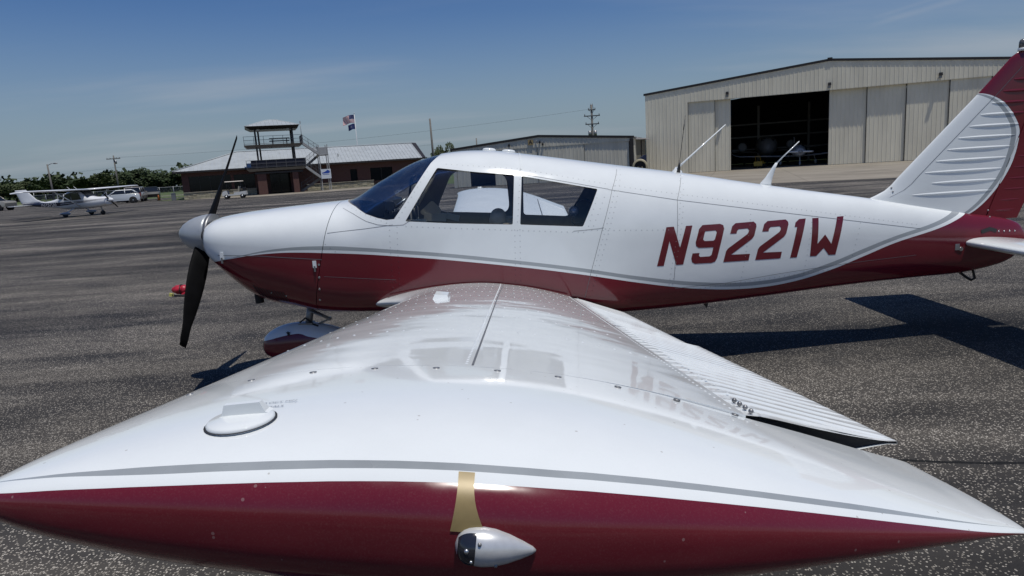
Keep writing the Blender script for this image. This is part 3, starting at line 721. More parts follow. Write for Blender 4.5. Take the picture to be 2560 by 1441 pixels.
    # filler placard
    def placard(txt, uo, so, size):
        cu = bpy.data.curves.new('placard_text', 'FONT'); cu.body = txt; cu.size = size; cu.align_x = 'LEFT'
        to = bpy.data.objects.new('tmp_text', cu); col.objects.link(to); dg = bpy.context.evaluated_depsgraph_get()
        me = bpy.data.meshes.new_from_object(to.evaluated_get(dg)); bpy.data.objects.remove(to)
        p0, n0 = TS(uo, so, .0012); a0 = Vector((CI, 0, -SI)); a0 = (a0 - n0 * a0.dot(n0)).normalized(); c0 = n0.cross(a0)
        if c0.y < 0: c0 = -c0
        for v in me.vertices: v.co = p0 + a0 * v.co.x + c0 * v.co.y
        me.materials.clear(); me.materials.append(mat('placard_grey', (.16,.16,.17), .6)); link('filler_placard_text', me, w)
    placard('100 OCT MIN', .192, .21, .0105); placard('17 GALS', .199, .245, .0105)
    # seams and rivets on the upper skin
    q = MB(); ribbon(WS, [(.405, .62), (.395, 2.0), (.388, 4.44)], .0045, .0012, q, .05); q.build('wing_seam', m_seam, w, fix=False)
    r = MB()
    for y in (.70, 1.05, 1.38, 1.72, 2.10, 2.50, 2.92, 3.33, 3.80):
        for i in range(23): u = .03 + .03 * i; pp, nn = WS(u, y); rivet(r, pp, nn, .0052, .0016)
    for y in np.arange(.6, 4.43, .024):
        pp, nn = WS(.4 - .0033 * (y - .6) - .008, y); rivet(r, pp, nn, .0042, .0014)
    for y in np.arange(.6, 4.43, .035):
        for u in (.722, .762):
            pp, nn = WS(u, y); rivet(r, pp + (nn * .006 if u > .75 else nn * 0), nn, .0042, .0014)
    r.build('wing_rivets', m_wing, w, fix=False)['kind'] = 'stuff'
    for k in range(4):
        pp, nn = WS(.752, 4.30 + k * .035); q = MB(); q.sphere(pp + nn * .004, .0058, 10, 6); q.build('hinge_bolt', m_steel, w)
    pp, nn = WS(.21, 2.2); q = MB(); q.box(pp + nn * .012, (.085, .12, .024), 0, 0, INC, 0, .8); q.build('tank_vent_cover', m_white, w)
    # black walkway edge along the root
    q = MB(); ribbon(lambda u, y, o: WS(u, y, o), [(.02, .585), (.3, .585), (.72, .575)], .018, .002, q, .02); q.build('root_seal', m_gap, w, fix=False)
build_wing(-1); build_wing(1)

# ---- tail
def lerp(tab, z):
    return float(np.interp(z, [t[1] for t in tab], [t[0] for t in tab]))
FLE = [(2.95,1.16),(3.043,1.225),(3.134,1.262),(3.204,1.295),(3.26,1.340),(3.309,1.394),(3.966,2.057),(4.164,2.27),(4.215,2.325),(4.27,2.362),(4.34,2.38)]
def hinge(z): return 4.077 + (z - 1.034) * .3557
def rte(z): return 4.348 + (z - .986) * .404
def foil_ring(xa, xb, z, t, n=14, x1=None):
    # symmetric section from xa (nose) to xb, thickness t; closed ring
    us = [.5 * (1 - math.cos(math.pi * k / n)) for k in range(n + 1)]; up = []; lo = []
    for u in us:
        h = t * (1.48 * math.sqrt(u) - .63 * u - 1.76 * u**2 + 1.42 * u**3 - .51 * u**4) * 1.0
        up.append((xa + (xb - xa) * u, -h, z)); lo.append((xa + (xb - xa) * u, h, z))
    return up + lo[::-1][1:-1]
def fin_y(x, z):
    xa = lerp(FLE, z); xb = rte(z); u = min(max((x - xa) / (xb - xa), 0), 1)
    return .085 * (1 - .35 * (z - 1.1)) * (1.48 * math.sqrt(u) - .63 * u - 1.76 * u**2 + 1.42 * u**3 - .51 * u**4)
def fin_sec(z, x0, x1, n=18, r=1.0):
    us = [.5 * (1 - math.cos(math.pi * k / (2 * n))) for k in range(2 * n + 1)]
    xsn = [x0 + (x1 - x0) * u for u in us]
    return [(x, -fin_y(x, z) * r, z) for x in xsn] + [(x, fin_y(x, z) * r, z) for x in xsn[::-1]]
zs = [1.02, 1.10, 1.16, 1.19, 1.225, 1.262, 1.295, 1.34, 1.394] + spts(1.46, 2.27, 14) + [2.30, 2.325, 2.345, 2.362, 2.375]
m = MB(); m.rings([fin_sec(z, lerp(FLE, z), hinge(z) - .006, r=(1 if z < 2.30 else max(.05, 1 - ((z - 2.30) / .078) ** 2) ** .5)) for z in zs]); me = m.mesh('fin', [m_fin]); me.set_sharp_from_angle(angle=R_(50)); fin = link('fin', me, air)
zs = spts(.995, 2.30, 22) + [2.33, 2.35, 2.362]
m = MB(); m.rings([fin_sec(z, hinge(z) + .004, rte(z), 10, (1 if z < 2.30 else .7)) for z in zs]); me = m.mesh('rudder', [m_fin]); me.set_sharp_from_angle(angle=R_(50)); rud = link('rudder', me, air)
def bead(x0, x1, z, fn, parent, mm, sgn, h=.010, w=.0125, name='pressed_bead'):
    rs = []; n = 10
    for k in range(n + 1):
        x = x0 + (x1 - x0) * k / n; t = math.sin(math.pi * min(max(k / n, .02), .98)) ** .25
        rs.append([(x, sgn * (fn(x, z) - .003 + h * t * math.sin(a)), z + w * t * math.cos(a)) for a in [math.pi * j / 6 for j in range(7)]])
    m = MB(); m.rings(rs, cap=False, closed=False); m.build(name, mm, parent, fix=False)
k = 0
for z in np.arange(1.245, 2.24, .0895):
    f = lerp(FLE, z)
    for sgn in (-1, 1):
        bead(f + .185 if z > 1.4 else f + .33, hinge(z) - .045, z, fin_y, fin, m_fin, sgn)
        bead(hinge(z) + .05, rte(z) - .05, z, fin_y, rud, m_fin, sgn, .005, .010)
    k += 1
for sgn in (-1, 1):
    for z in (1.07, 1.155): bead(hinge(z) + .05, rte(z) - .05, z, fin_y, rud, m_fin, sgn, .005, .010)
m = MB(); m.add([(lerp(FLE, z) + .15, -fin_y(lerp(FLE, z) + .15, z) - .0015, z) for z in spts(1.24, 2.24, 20)] + [(lerp(FLE, z) + .155, -fin_y(lerp(FLE, z) + .155, z) - .0015, z) for z in spts(1.24, 2.24, 20)], [(i, i + 1, i + 22, i + 21) for i in range(20)]); m.build('fin_skin_seam', m_seam, fin, fix=False)
for x, z in ((3.262,1.285),(3.255,1.318),(4.085,1.075),(4.09,1.02)):
    m = MB(); y = -fin_y(x, z) if z > 1.06 else -half(x, z); m.sphere((x, y, z), .008, 8, 6); m.build('fin_screw', m_steel, fin)
m = MB(); m.lathe([(.034, 0), (.034, .018), (.030, .022), (.001, .022)], (4.30, 0, 2.365), n=20); bc = m.build('beacon_base', m_white, air)
m = MB(); m.lathe([(.028, 0), (.028, .045), (.022, .062), (.012, .070), (.001, .072)], (4.30, 0, 2.387), n=20); m.build('beacon_lens', mat('beacon_grey_lens', (.12,.12,.12), .08), air)
m = MB(); m.tube([(4.02, 0, 2.07), (3.985, 0, 2.073)], [.006, .007], 8); m.build('fin_stub', m_maroon, fin)
def stab_pt(u, y, side):
    ch = .76; t = .055 * (1.48 * math.sqrt(u) - .63 * u - 1.76 * u**2 + 1.42 * u**3 - .51 * u**4) / .49 * .5 * 1.8
    r = 1.0 if abs(y) < 1.42 else math.sqrt(max(.02, 1 - ((abs(y) - 1.42) / .10) ** 2))
    x = 3.842 + (1 - r) * .05 + u * ch * (1 - (1 - r) * .1)
    return (x, y, .822 - .05 * u + side * t * r * 1.0)
for sg in (-1, 1):
    ys = [.03, .08] + spts(.15, 1.38, 10) + [1.42, 1.45, 1.48, 1.50, 1.515, 1.5195]; us = [.5 * (1 - math.cos(math.pi * k / 16)) for k in range(17)]
    m = MB(); m.rings([[stab_pt(u, sg * y, 1) for u in us] + [stab_pt(u, sg * y, -1) for u in us[::-1][1:-1]] for y in ys]); me = m.mesh('stabilator', [m_white]); me.set_sharp_from_angle(angle=R_(60)); link('stabilator', me, air)
m = MB(); m.tube([(3.86, 0, .57), (3.95, 0, .50), (3.99, 0, .475), (4.02, 0, .49), (4.00, 0, .56), (3.97, 0, .60)], .011, 8); m.build('tail_tiedown_ring', m_black, air)
p, n = SP(3.765, .795); m = MB(); m.box(p + n * .002, (.036, .006, .052), ry=0); m.build('data_plate', m_alu, air)
m = MB(); p, n = SP(3.80, .775); m.cyl(p - n * .004, p + n * .006, .017, n=16); m.build('stabilator_access_plug', m_alu, air)
m = MB(); p, n = SP(1.62, .50); m.add([(1.60, -.10, .475), (1.68, -.10, .475), (1.655, -.10, .40), (1.60, -.095, .475), (1.68, -.095, .475), (1.655, -.095, .40)], [(0,1,2),(5,4,3),(0,3,4,1),(1,4,5,2),(2,5,3,0)]); m.build('belly_drain_mast', m_black, air)
# tail cone slot above the stabilator
m = MB(); ribbon(SP, [(3.98, .905), (4.06, .925), (4.12, .905)], .03, .003, m, .01); m.build('stabilator_slot', m_gap, air, fix=False)
for x in (4.14, 4.19, 4.24, 4.29):
    p, n = SP(x, .90 - (x - 4.14) * .05); m = MB(); m.sphere(p, .007, 8, 6); m.build('tail_cone_screw', m_alu, air)

# ---- antennas and roof fittings
for x in (-.115, .045):
    m = MB(); zt = ZT(x); sl_ = -.11; m.rings([[(x + r * math.cos(t) * 1.0, r * .8 * math.sin(t), zt + h + sl_ * r * math.cos(t)) for t in [2 * math.pi * k / 24 for k in range(24)]] for r, h in ((.056, -.004), (.056, .006), (.048, .016), (.028, .021), (.001, .022))]); m.build('roof_puck_antenna', m_white, air)
m = MB(); m.lathe([(.055, -.02), (.042, .008), (.02, .03), (.010, .045)], (1.450, .02, 1.562), n=16); m.tube([(1.45, .02, 1.59), (1.50, .02, 1.632), (1.865, .02, 1.928)], [.010, .008, .0045], 8); m.build('whip_antenna', m_white, air)
m = MB(); m.tube([(1.447, -.04, 1.545), (1.462, -.04, 1.66)], [.018, .005], 10); m.tube([(1.462, -.04, 1.66), (1.515, -.04, 2.02)], .0022, 6); m.tube([(1.497, -.04, 1.905), (1.506, -.04, 1.955)], .004, 6); m.build('wire_whip_antenna', m_black, air)
def blade_sec(c, a, b_, h, lean): return [(c[0] + a * math.cos(t), c[1] + b_ * math.sin(t), c[2] - .12 * a * math.cos(t)) for t in [2 * math.pi * k / 20 for k in range(20)]]
m = MB(); m.rings([blade_sec((2.19, 0, 1.400), .055, .035, 0, 0), blade_sec((2.195, 0, 1.422), .046, .024, 0, 0), blade_sec((2.222, 0, 1.468), .030, .014, 0, 0), blade_sec((2.262, 0, 1.545), .017, .010, 0, 0), blade_sec((2.286, 0, 1.588), .010, .008, 0, 0)])
m.tube([(2.282, 0, 1.582), (2.474, 0, 1.752)], [.006, .004], 8); m.build('com_antenna', m_white, air)
# raised roof joint
NJ = len([1 for s in section(.135, 96) if s[2] > 1.665])
m = MB(); m.add([(.125 + dx, s[1] * 1.002, s[2] * 1.0 + .004) for dx in (0, .012) for s in section(.135, 96) if s[2] > 1.665], [(i, i + 1, NJ + i + 1, NJ + i) for i in range(NJ - 1)]); m.build('roof_joint', m_white, body, fix=False)

# ---- landing gear
def pant_mat():
    s = NT('wheel_pant_livery'); sx = s.new('ShaderNodeSeparateXYZ'); s.link(s.obj(), sx.inputs[0])
    c = s.curve(sx.outputs[0], [(-2.4,.315),(-2.2,.345),(-1.90,.405),(-1.84,.405),(-1.76,.375),(-1.3,.30)], -2.4, -1.3, 0.0, .6)
    s.link(s.mix(s.math('LESS_THAN', sx.outputs[2], c), WHITE, MAROON), s.b.inputs['Base Color']); s.b.inputs['Roughness'].default_value = .14; s.b.inputs['Coat Weight'].default_value = .3; return s.m
m_pant = pant_mat()
def pant(cx, cy, zc, L, hgt, wid, mm, parent):
    rs = []
    for k in range(22):
        f = k / 21; r = (math.sin(math.pi * min(1, f ** .72)) ** .62) if 0 < f < 1 else .0
        r = max(r, .02); x = cx - L * .47 + L * f
        rs.append([(x, cy + wid * r * math.cos(t), zc + .02 * math.sin(math.pi * f) + hgt * r * (math.sin(t) if math.sin(t) > 0 else .8 * math.sin(t))) for t in [2 * math.pi * j / 24 for j in range(24)]])
    m = MB(); m.rings(rs); return m.build('wheel_pant', mm, parent)
pant(-1.80, 0, .285, .88, .185, .125, m_pant, air)
m = MB(); m.lathe([(.05, -.055), (.15, -.06), (.178, -.035), (.182, 0), (.178, .035), (.15, .06), (.05, .055)], (-1.84, 0, .182), 'y', 28); m.build('wheel', m_rubber, air)
m = MB(); m.cyl((-1.74, 0, .66), (-1.80, 0, .40), .030, n=14); m.cyl((-1.775, 0, .52), (-1.815, 0, .34), .022, n=12, mi=1); m.box((-1.80, 0, .465), (.12, .10, .03), 0); m.build('nose_strut', [m_steel, m_alu], air)
m = MB(); m.tube([(-1.755, .02, .585), (-1.60, .02, .50), (-1.755, .02, .435)], .012, 8); m.tube([(-1.755, -.02, .585), (-1.60, -.02, .50), (-1.755, -.02, .435)], .012, 8); m.cyl((-1.60, -.03, .50), (-1.60, .03, .50), .014, n=8); m.build('scissor_link', m_steel, air)
m = MB(); m.tube([(-1.85, -.03, .49), (-1.79, -.05, .53), (-1.74, -.04, .47), (-1.69, -.05, .45)], .008, 6); m.build('brake_line', m_black, air)
m = MB(); p = Vector((-1.935, -.112, .415)); m.add([p + Vector((dx, -.001 - abs(dz) * .05, dz)) for dx, dz in ((-.02,.02),(-.008,.012),(0,.024),(.008,.012),(.022,.014),(.012,0),(.02,-.022),(.004,-.010),(-.010,-.022),(-.008,-.004))], [tuple(range(10))]); m.build('pant_logo', m_gap, air, fix=False)
for sg in (-1, 1):
    y = sg * 1.55; m = MB(); m.cyl((.10, y, .66), (.10, y, .26), .035, n=14); m.build('main_strut', m_steel, air)
    pant(.13, y, .27, .86, .175, .125, m_white, air)
    m = MB(); m.lathe([(.05, -.055), (.15, -.06), (.178, -.035), (.182, 0), (.178, .035), (.15, .06), (.05, .055)], (.10, y, .182), 'y', 28); m.build('wheel', m_rubber, air)

# ---- cabin
m = MB(); m.prism([(-1.27,1.28),(-1.26,1.40),(-1.12,1.47),(-.98,1.50),(-.93,1.485),(-.925,1.44),(-.97,1.40),(-.98,.95),(-1.27,.95)], -.37, .37, 'y'); m.build('glare_shield', m_black, air)
m = MB(); m.prism([(-1.20,1.20),(-1.05,1.36),(-.96,1.37),(-.965,.95),(-1.20,.95)], -.49, -.372, 'y'); m.prism([(-1.20,1.20),(-1.05,1.36),(-.96,1.37),(-.965,.95),(-1.20,.95)], .372, .49, 'y'); m.build('instrument_panel', m_black, air)
m = MB(); m.lathe([(.034, 0), (.042, .0), (.042, .03), (.034, .03), (.034, .012), (.001, .012)], (-.915, -.41, 1.455), 'y', 24); m.build('air_vent', mat('vent_grey', (.05,.05,.055), .4), air)
for y in (-.17, -.06, .06): 
    m = MB(); m.lathe([(.036, 0), (.040, 0), (.040, .014), (.034, .014), (.001, .010)], (-.972, y, 1.42), 'x', 20); m.build('dial', mat('dial_face', (.03,.03,.03), .2), air)
for y in (-.24, .24):
    m = MB(); m.tube([(-.97, y, 1.25), (-.80, y, 1.27)], .014, 8); m.tube([(-.80, y - .13, 1.40), (-.80, y - .13, 1.30), (-.80, y - .06, 1.265), (-.80, y + .06, 1.265), (-.80, y + .13, 1.30), (-.80, y + .13, 1.40)], .014, 8); m.build('control_yoke', m_black, air)
    m = MB(); m.box((-.40, y, .93), (.46, .44, .14)); m.rings([[(-.20 + .20 * f, y + .21 * (1 - .25 * f ** 4) * math.copysign(abs(math.cos(t)) ** .6, math.cos(t)), 0) for t in (0,)] for f in (0,)], cap=False) if False else None
    rs = []
    for f in spts(0, 1, 8):
        w = .21 * (1 - .35 * f ** 5); rs.append([(-.22 + .22 * f + .05 * math.copysign(abs(math.cos(t)) ** .5, math.cos(t)), y + w * math.copysign(abs(math.sin(t)) ** .6, math.sin(t)), .90 + .36 * f) for t in [2 * math.pi * j / 20 for j in range(20)]])
    m.rings(rs); m.sphere((-.08, y - .02, 1.275), .095, 16, 10, sc=(.75, 1.0, .75)); m.build('front_seat', m_seat if y > 0 else m_seat, air)
m = MB(); m.prism([(.52,1.12),(.70,1.155),(1.15,1.10),(1.2,.85),(.60,.85),(.5,.88)], -.40, .40, 'y'); m.prism([(.12,1.02),(.55,1.00),(.55,.86),(.12,.86)], -.44, .44, 'y'); m.build('rear_bench', mat('bench_charcoal', (.035,.036,.042), .85, var=.2), air)
m = MB(); m.tube([(-.83, .44, 1.37), (-.60, .40, 1.70)], .011, 8); m.build('door_post_trim', m_beige, air)
m = MB(); m.box((-.66, .47, 1.285), (.20, .05, .07), ry=.1); m.box((-.50, .475, 1.275), (.12, .04, .05), ry=.3); m.build('armrest', m_beige, air)
m = MB(); m.prism(rounded([(-.80,1.34),(-.68,1.44),(-.60,1.345),(-.62,1.30),(-.78,1.31)], .03), .498, .512, 'y'); m.build('door_trim_panel', m_beige, air)
m = MB(); m.box((-.72, -.40, 1.285), (.16, .03, .03)); m.box((-.72, -.40, 1.322), (.16, .03, .03)); m.build('chart_clip', m_beige, air)
m = MB(); m.tube([(-.80, -.10, 1.50), (-.78, -.10, 1.60), (-.70, -.10, 1.64)], .010, 8); m.box((-.70, -.12, 1.60), (.05, .10, .16), ry=.2); m.tube([(-.78, -.10, 1.60), (-.76, -.13, 1.66), (-.73, -.12, 1.68)], .014, 8); m.build('compass_mount', m_black, air)
m = MB(); m.tube([(-.93, -.30, 1.42), (-.80, -.32, 1.50)], .006, 6); m.build('knob_rod', m_alu, air)

# a headset left on the rear shelf
hs = thing('headset', 'black headset with clear round ear cups behind the rear side window of the maroon aircraft', 'headset', (.62, -.30, 1.135))
m = MB(); m.tube([(.0 + .085 * math.cos(t), .02, .17 + .10 * math.sin(t)) for t in spts(-.3, math.pi + .3, 14)], .008, 8); m.build('headband', m_black, hs)
for dx, z in ((-.085, .18), (.07, .06)):
    m = MB(); m.lathe([(.001, -.03), (.028, -.024), (.040, -.008), (.042, .010), (.030, .03), (.001, .03)], (dx, -.01, z), 'y', 20); m.build('ear_cup', mat('ear_cup_grey', (.30,.31,.36), .18, .4), hs)
m = MB(); m.tube([(-.085, -.02, .15), (-.11, -.03, .10), (-.07, -.05, .06)], .005, 6); m.build('microphone_boom', m_black, hs)
m = MB(); m.sphere((-.02, .02, .045), .07, 12, 8, sc=(1.3, .8, .65)); m.build('cord_bundle', m_black, hs)

# ------------------------------------------------------------------ background buildings
def corr_mat(name, c):
    s = NT(name); o = s.obj(); a = s.noise(s.mapping(o, scale=(1, 1, .25)), 1.2, 5, .6); b = s.noise(o, 25, 3, .6)
    f = s.ramp(a, (.3, .86), (.7, 1.06)); col_ = s.mix(1.0, c, f, 'MULTIPLY'); s.link(s.mix(.12, col_, b, 'OVERLAY'), s.b.inputs['Base Color'])
    s.b.inputs['Roughness'].default_value = .45; return s.m
m_clad = corr_mat('tan_steel_cladding', (.76, .715, .57))
m_clad2 = corr_mat('grey_tan_steel_cladding', (.64, .605, .49))
m_trim = mat('dark_bronze_trim', (.022, .018, .016), .5)
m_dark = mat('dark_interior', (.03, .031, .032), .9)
m_rooftin = corr_mat('galvalume_roof', (.40, .43, .44))
def rib_profile(s0, s1, pitch=.305, d=.017):
    pts = []; s = s0
    while s < s1 - 1e-4:
        e = min(s + pitch, s1)
        for ds, y in ((0, 0), (pitch - .07, 0), (pitch - .05, -d), (pitch - .012, -d), (pitch, 0)):
            if s + ds <= e + 1e-6: pts.append((s + ds, y))
        s = e
    out = [pts[0]]
    for p in pts[1:]:
        if p[0] - out[-1][0] > 1e-5: out.append(p)
    if out[-1][0] < s1 - 1e-5: out.append((s1, 0))
    return out
def rib_sheet(s0, s1, zlo, zhi, y, thick=.03, mi=0):
    P = rib_profile(s0, s1); m = MB(); n = len(P); vs = []
    for s, dy in P: vs += [(s, y + dy, zlo(s)), (s, y + dy, zhi(s))]
    for s, dy in P: vs += [(s, y + thick, zlo(s)), (s, y + thick, zhi(s))]
    fs = []
    for i in range(n - 1):
        a = 2 * i; fs += [(a, a + 2, a + 3, a + 1), (2 * n + a + 1, 2 * n + a + 3, 2 * n + a + 2, 2 * n + a), (a + 1, a + 3, 2 * n + a + 3, 2 * n + a + 1), (a, 2 * n + a, 2 * n + a + 2, a + 2)]
    fs += [(0, 1, 2 * n + 1, 2 * n), (2 * n - 2, 4 * n - 2, 4 * n - 1, 2 * n - 1)]
    m.add(vs, fs, mi); return m
def hangar(root, s0, s1, peak, zeave, zpeak, header, d0, d1, doors, depth, clad, opening=None, sheetw=.915):
    def top(s): return zeave + (zpeak - zeave) * (1 - abs(s - peak) / (peak - s0 if s < peak else s1 - peak))
    s = s0
    while s < s1 - .01:
        e = min(s + sheetw, s1)
        if s < d0 < e - .05: e = d0
        if s < d1 < e - .05: e = d1
        if s < peak < e - .02: e = peak
        if e - s < .02: s = e; continue
        lo = 0.0 if (e <= d0 + .01 or s >= d1 - .01) else header
        rib_sheet(s, e, lambda q, lo=lo: lo, top, 0.0).build('cladding_sheet', clad, root, fix=False)
        s = e
    for a, b_, y in doors:
        dp = rib_sheet(a + .008, b_ - .008, lambda q: .03, lambda q: header + .05, y, .035); dp.build('door_panel', clad, root, fix=False)
        m = MB(); m.box(((a + .012), y - .026, header / 2), (.03, .02, header - .06)); m.build('door_edge_trim', m_trim, root)
    # roof, fascia, side and rear walls, floor
    t = .10
    for a, b_ in ((s0 - .12, peak), (peak, s1 + .12)):
        za, zb = top(max(a, s0)) , top(min(b_, s1))
        sl_ = (zpeak - zeave) / (peak - s0)
        if a < s0: za -= .12 * sl_
        if b_ > s1: zb -= .12 * sl_
        m = MB(); m.add([(a, -.024, za + .02), (b_, -.024, zb + .02), (b_, depth, zb + .02), (a, depth, za + .02), (a, -.024, za + t), (b_, -.024, zb + t), (b_, depth, zb + t), (a, depth, za + t)],
                        [(3,2,1,0),(4,5,6,7),(0,1,5,4),(1,2,6,5),(2,3,7,6),(3,0,4,7)]); m.build('roof_slope', m_rooftin, root)
        m = MB(); m.add([(a, -.065, za - .05), (b_, -.065, zb - .05), (b_, -.026, zb - .05), (a, -.026, za - .05), (a, -.065, za + t + .03), (b_, -.065, zb + t + .03), (b_, -.026, zb + t + .03), (a, -.026, za + t + .03)],
                        [(3,2,1,0),(4,5,6,7),(0,1,5,4),(1,2,6,5),(2,3,7,6),(3,0,4,7)]); m.build('roof_fascia', m_trim, root)
    for s in (s0, s1):
        m = MB(); m.box((s + (.06 if s == s0 else -.06), depth / 2 + .05, zeave / 2), (.1, depth - .1, zeave - .02)); m.build('side_wall', clad, root)
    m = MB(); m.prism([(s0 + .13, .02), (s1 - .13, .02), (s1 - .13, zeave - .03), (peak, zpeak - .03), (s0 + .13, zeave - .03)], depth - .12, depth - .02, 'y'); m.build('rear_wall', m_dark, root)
    m = MB(); m.box(((s0 + s1) / 2, depth / 2 + .2, .006), (s1 - s0 - .3, depth - .3, .008)); m.build('floor_slab', m_conc, root)
    for z in (1.6, 3.0, 4.4):
        if z < header: m = MB(); m.box(((s0 + s1) / 2, depth - .25, z), (s1 - s0 - .4, .12, .16)); m.build('wall_girt', m_steel, root)
    m = MB(); m.box(((d0 + d1) / 2, .017, header - .015), (d1 - d0 - .02, .028, .05)); m.build('door_header', clad, root)

HB = thing('large_hangar', 'large tan metal hangar on the right with sliding doors and a dark open bay', 'hangar', (15.63, 52.39, 0), -.3262)
hangar(HB, -3.5, 25.1, 10.78, 6.71, 8.07, 5.85, 0.0, 21.75,
       [(0.0, 2.15, .14), (2.15, 3.42, .30), (10.82, 13.5, .40), (13.5, 16.2, .31), (16.2, 19.04, .215), (19.04, 21.7, .12)], 24.0, m_clad)
for s in (3.15, 10.78, 18.35):
    m = MB(); m.box((s, -.14, 6.28), (.24, .22, .20), taper=.85); m.box((s, -.06, 6.10), (.20, .08, .22), 1); m.build('wall_light', [m_trim, m_steel], HB)
m = MB(); m.box((10.78, -.08, 8.20), (.35, .05, .14)); m.build('ridge_cap', m_trim, HB)
for s in spts(1.0, 22.0, 4): 
    m = MB(); m.box((s, 23.5, 3.2), (.25, .3, 6.4)); m.build('wall_column', m_steel, HB)

HA = thing('small_hangar', 'low grey-tan metal hangar marked A behind the cabin roof', 'hangar', (-5.19, 52.78, 0), -.2838)
hangar(HA, .9, 16.0, 8.46, 3.16, 3.76, 2.93, 1.2, 15.78, [(1.2, 2.38, .06), (4.56, 8.28, .035), (8.28, 12.13, .035), (12.13, 15.7, .075)], 14.0, m_clad2)
m = MB(); m.box((7.78, -.045, 3.34), (.44, .03, .42)); sgn = m.build('letter_sign', mat('sign_ochre', (.36, .27, .13), .6), HA)
def text_mesh(txt, size, extrude, mm, bold=False):
    cu = bpy.data.curves.new('text', 'FONT'); cu.body = txt; cu.size = size; cu.align_x = 'CENTER'; cu.align_y = 'CENTER'; cu.extrude = extrude; cu.offset = size * .02 if bold else 0
    to = bpy.data.objects.new('tmp_text', cu); col.objects.link(to); dg = bpy.context.evaluated_depsgraph_get()
    me = bpy.data.meshes.new_from_object(to.evaluated_get(dg)); bpy.data.objects.remove(to)
    me.materials.clear(); me.materials.append(mm); return me
me = text_mesh('A', .46, .006, m_black, True)
for v in me.vertices: v.co = Vector((v.co.x + 7.78, -.062 - v.co.z * .5, v.co.y + 3.34))
link('sign_letter', me, sgn)
for s, z in ((5.95, 3.20), (8.55, 3.28), (8.80, 3.12)):
    m = MB(); m.box((s, -.10, z), (.12, .16, .14)); m.box((s, -.03, z + .10), (.06, .06, .10)); m.build('flood_light', m_trim, HA)
m = MB(); m.tube([(8.2, -.05, 3.45), (8.3, -.06, 3.40), (8.35, -.06, 3.2)], .025, 6); m.build('conduit', m_steel, HA)
m = MB(); m.box((15.92, -.05, 1.55), (.30, .12, 3.06)); m.build('corner_downpipe', m_trim, HA)
# link building between the two hangars
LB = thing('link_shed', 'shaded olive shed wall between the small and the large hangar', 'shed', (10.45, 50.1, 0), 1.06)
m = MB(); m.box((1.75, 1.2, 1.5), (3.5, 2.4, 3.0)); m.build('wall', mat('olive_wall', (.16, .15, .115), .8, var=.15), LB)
m = MB(); m.box((1.75, -.16, 3.10), (3.6, .30, .10)); m.build('gutter', mat('pale_gutter', (.5, .47, .45), .5), LB)
m = MB(); m.box((2.35, -.03, 1.5), (.16, .06, 3.0)); m.build('door_jamb', m_trim, LB)

# hose reel and blue tank beside the large hangar
HR = thing('hose_reel', 'tan steel hose reel standing in front of the hangars', 'hose reel', (9.55, 42.5, 0), -.2)
m_reel = mat('reel_tan', (.42, .37, .24), .5, var=.2)
for y in (-.28, .28):
    m = MB(); k = 28; m.rings([[(r * math.cos(t), y + dy, .95 + r * math.sin(t)) for t in [2 * math.pi * j / k for j in range(k)]] for r, dy in ((.40, 0), (.52, 0), (.54, .03), (.52, .06), (.40, .06), (.40, 0))], cap=False); m.build('reel_flange', m_reel, HR)
m = MB(); m.lathe([(.40, -.22), (.40, .28)], (0, 0, .95), 'y', 24); m.build('coiled_hose', m_rubber, HR)
m = MB(); m.box((0, 0, .05), (.9, .7, .08)); m.box((-.25, -.38, .5), (.06, .05, .95), ry=.25); m.box((.25, -.38, .5), (.06, .05, .95), ry=-.25); m.build('reel_frame', m_reel, HR)
BT = thing('blue_skip', 'dark blue sloped metal skip against the corner of the large hangar', 'skip', (10.95, 49.3, 0), -.1)
m = MB(); m.prism([(-.55, .15), (.42, .15), (.42, 1.75), (.3, 1.75), (-.55, 1.25)], -.6, .6, 'y'); m.build('skip_body', mat('navy_steel', (.012, .022, .06), .5, var=.3), BT)
for x in (-.35, .05, .35): m = MB(); m.box((x, -.63, .75), (.07, .05, 1.1)); m.build('skip_rib', mat('navy_rib', (.03, .05, .12), .5), BT)

# ---- terminal with observation deck
def brickmat():
    s = NT('red_brick'); b = s.new('ShaderNodeTexBrick'); b.inputs['Scale'].default_value = 4.4; b.inputs['Brick Width'].default_value = .95; b.inputs['Row Height'].default_value = .33; b.inputs['Mortar Size'].default_value = .015
    b.inputs['Color1'].default_value = (.105,.044,.034,1); b.inputs['Color2'].default_value = (.085,.036,.030,1); b.inputs['Mortar'].default_value = (.13,.11,.10,1)
    s.link(s.mapping(s.obj(), rot=(R_(90), 0, 0)), b.inputs['Vector']); s.link(b.outputs[0], s.b.inputs['Base Color']); s.b.inputs['Roughness'].default_value = .9; return s.m
m_brick = brickmat()
m_stone = [mat('stone_%s' % n, c, .9, var=.3, vscale=6) for n, c in (('tan', (.42,.36,.26)), ('grey', (.34,.30,.24)), ('buff', (.48,.42,.31)))]
m_deck = mat('weathered_steel_grey', (.15,.145,.14), .6, var=.2); m_stair = mat('galvanised_stringer', (.38,.38,.37), .5, .2, var=.15); m_rail = mat('rail_dark_grey', (.10,.10,.105), .5)
m_navy = mat('navy_windscreen_cloth', (.012,.014,.028), .7); m_mortar = mat('mortar', (.17,.15,.12), .95)
TB = thing('terminal_building', 'low brick terminal with grey metal roof and a two-level observation deck', 'building', (-38.34, 76.0, 0), .3545)
m = MB()
def wallseg(a, b_, z0, z1, y=0.0, t=.3): m.box(((a + b_) / 2, y + t / 2, (z0 + z1) / 2), (b_ - a, t, z1 - z0))
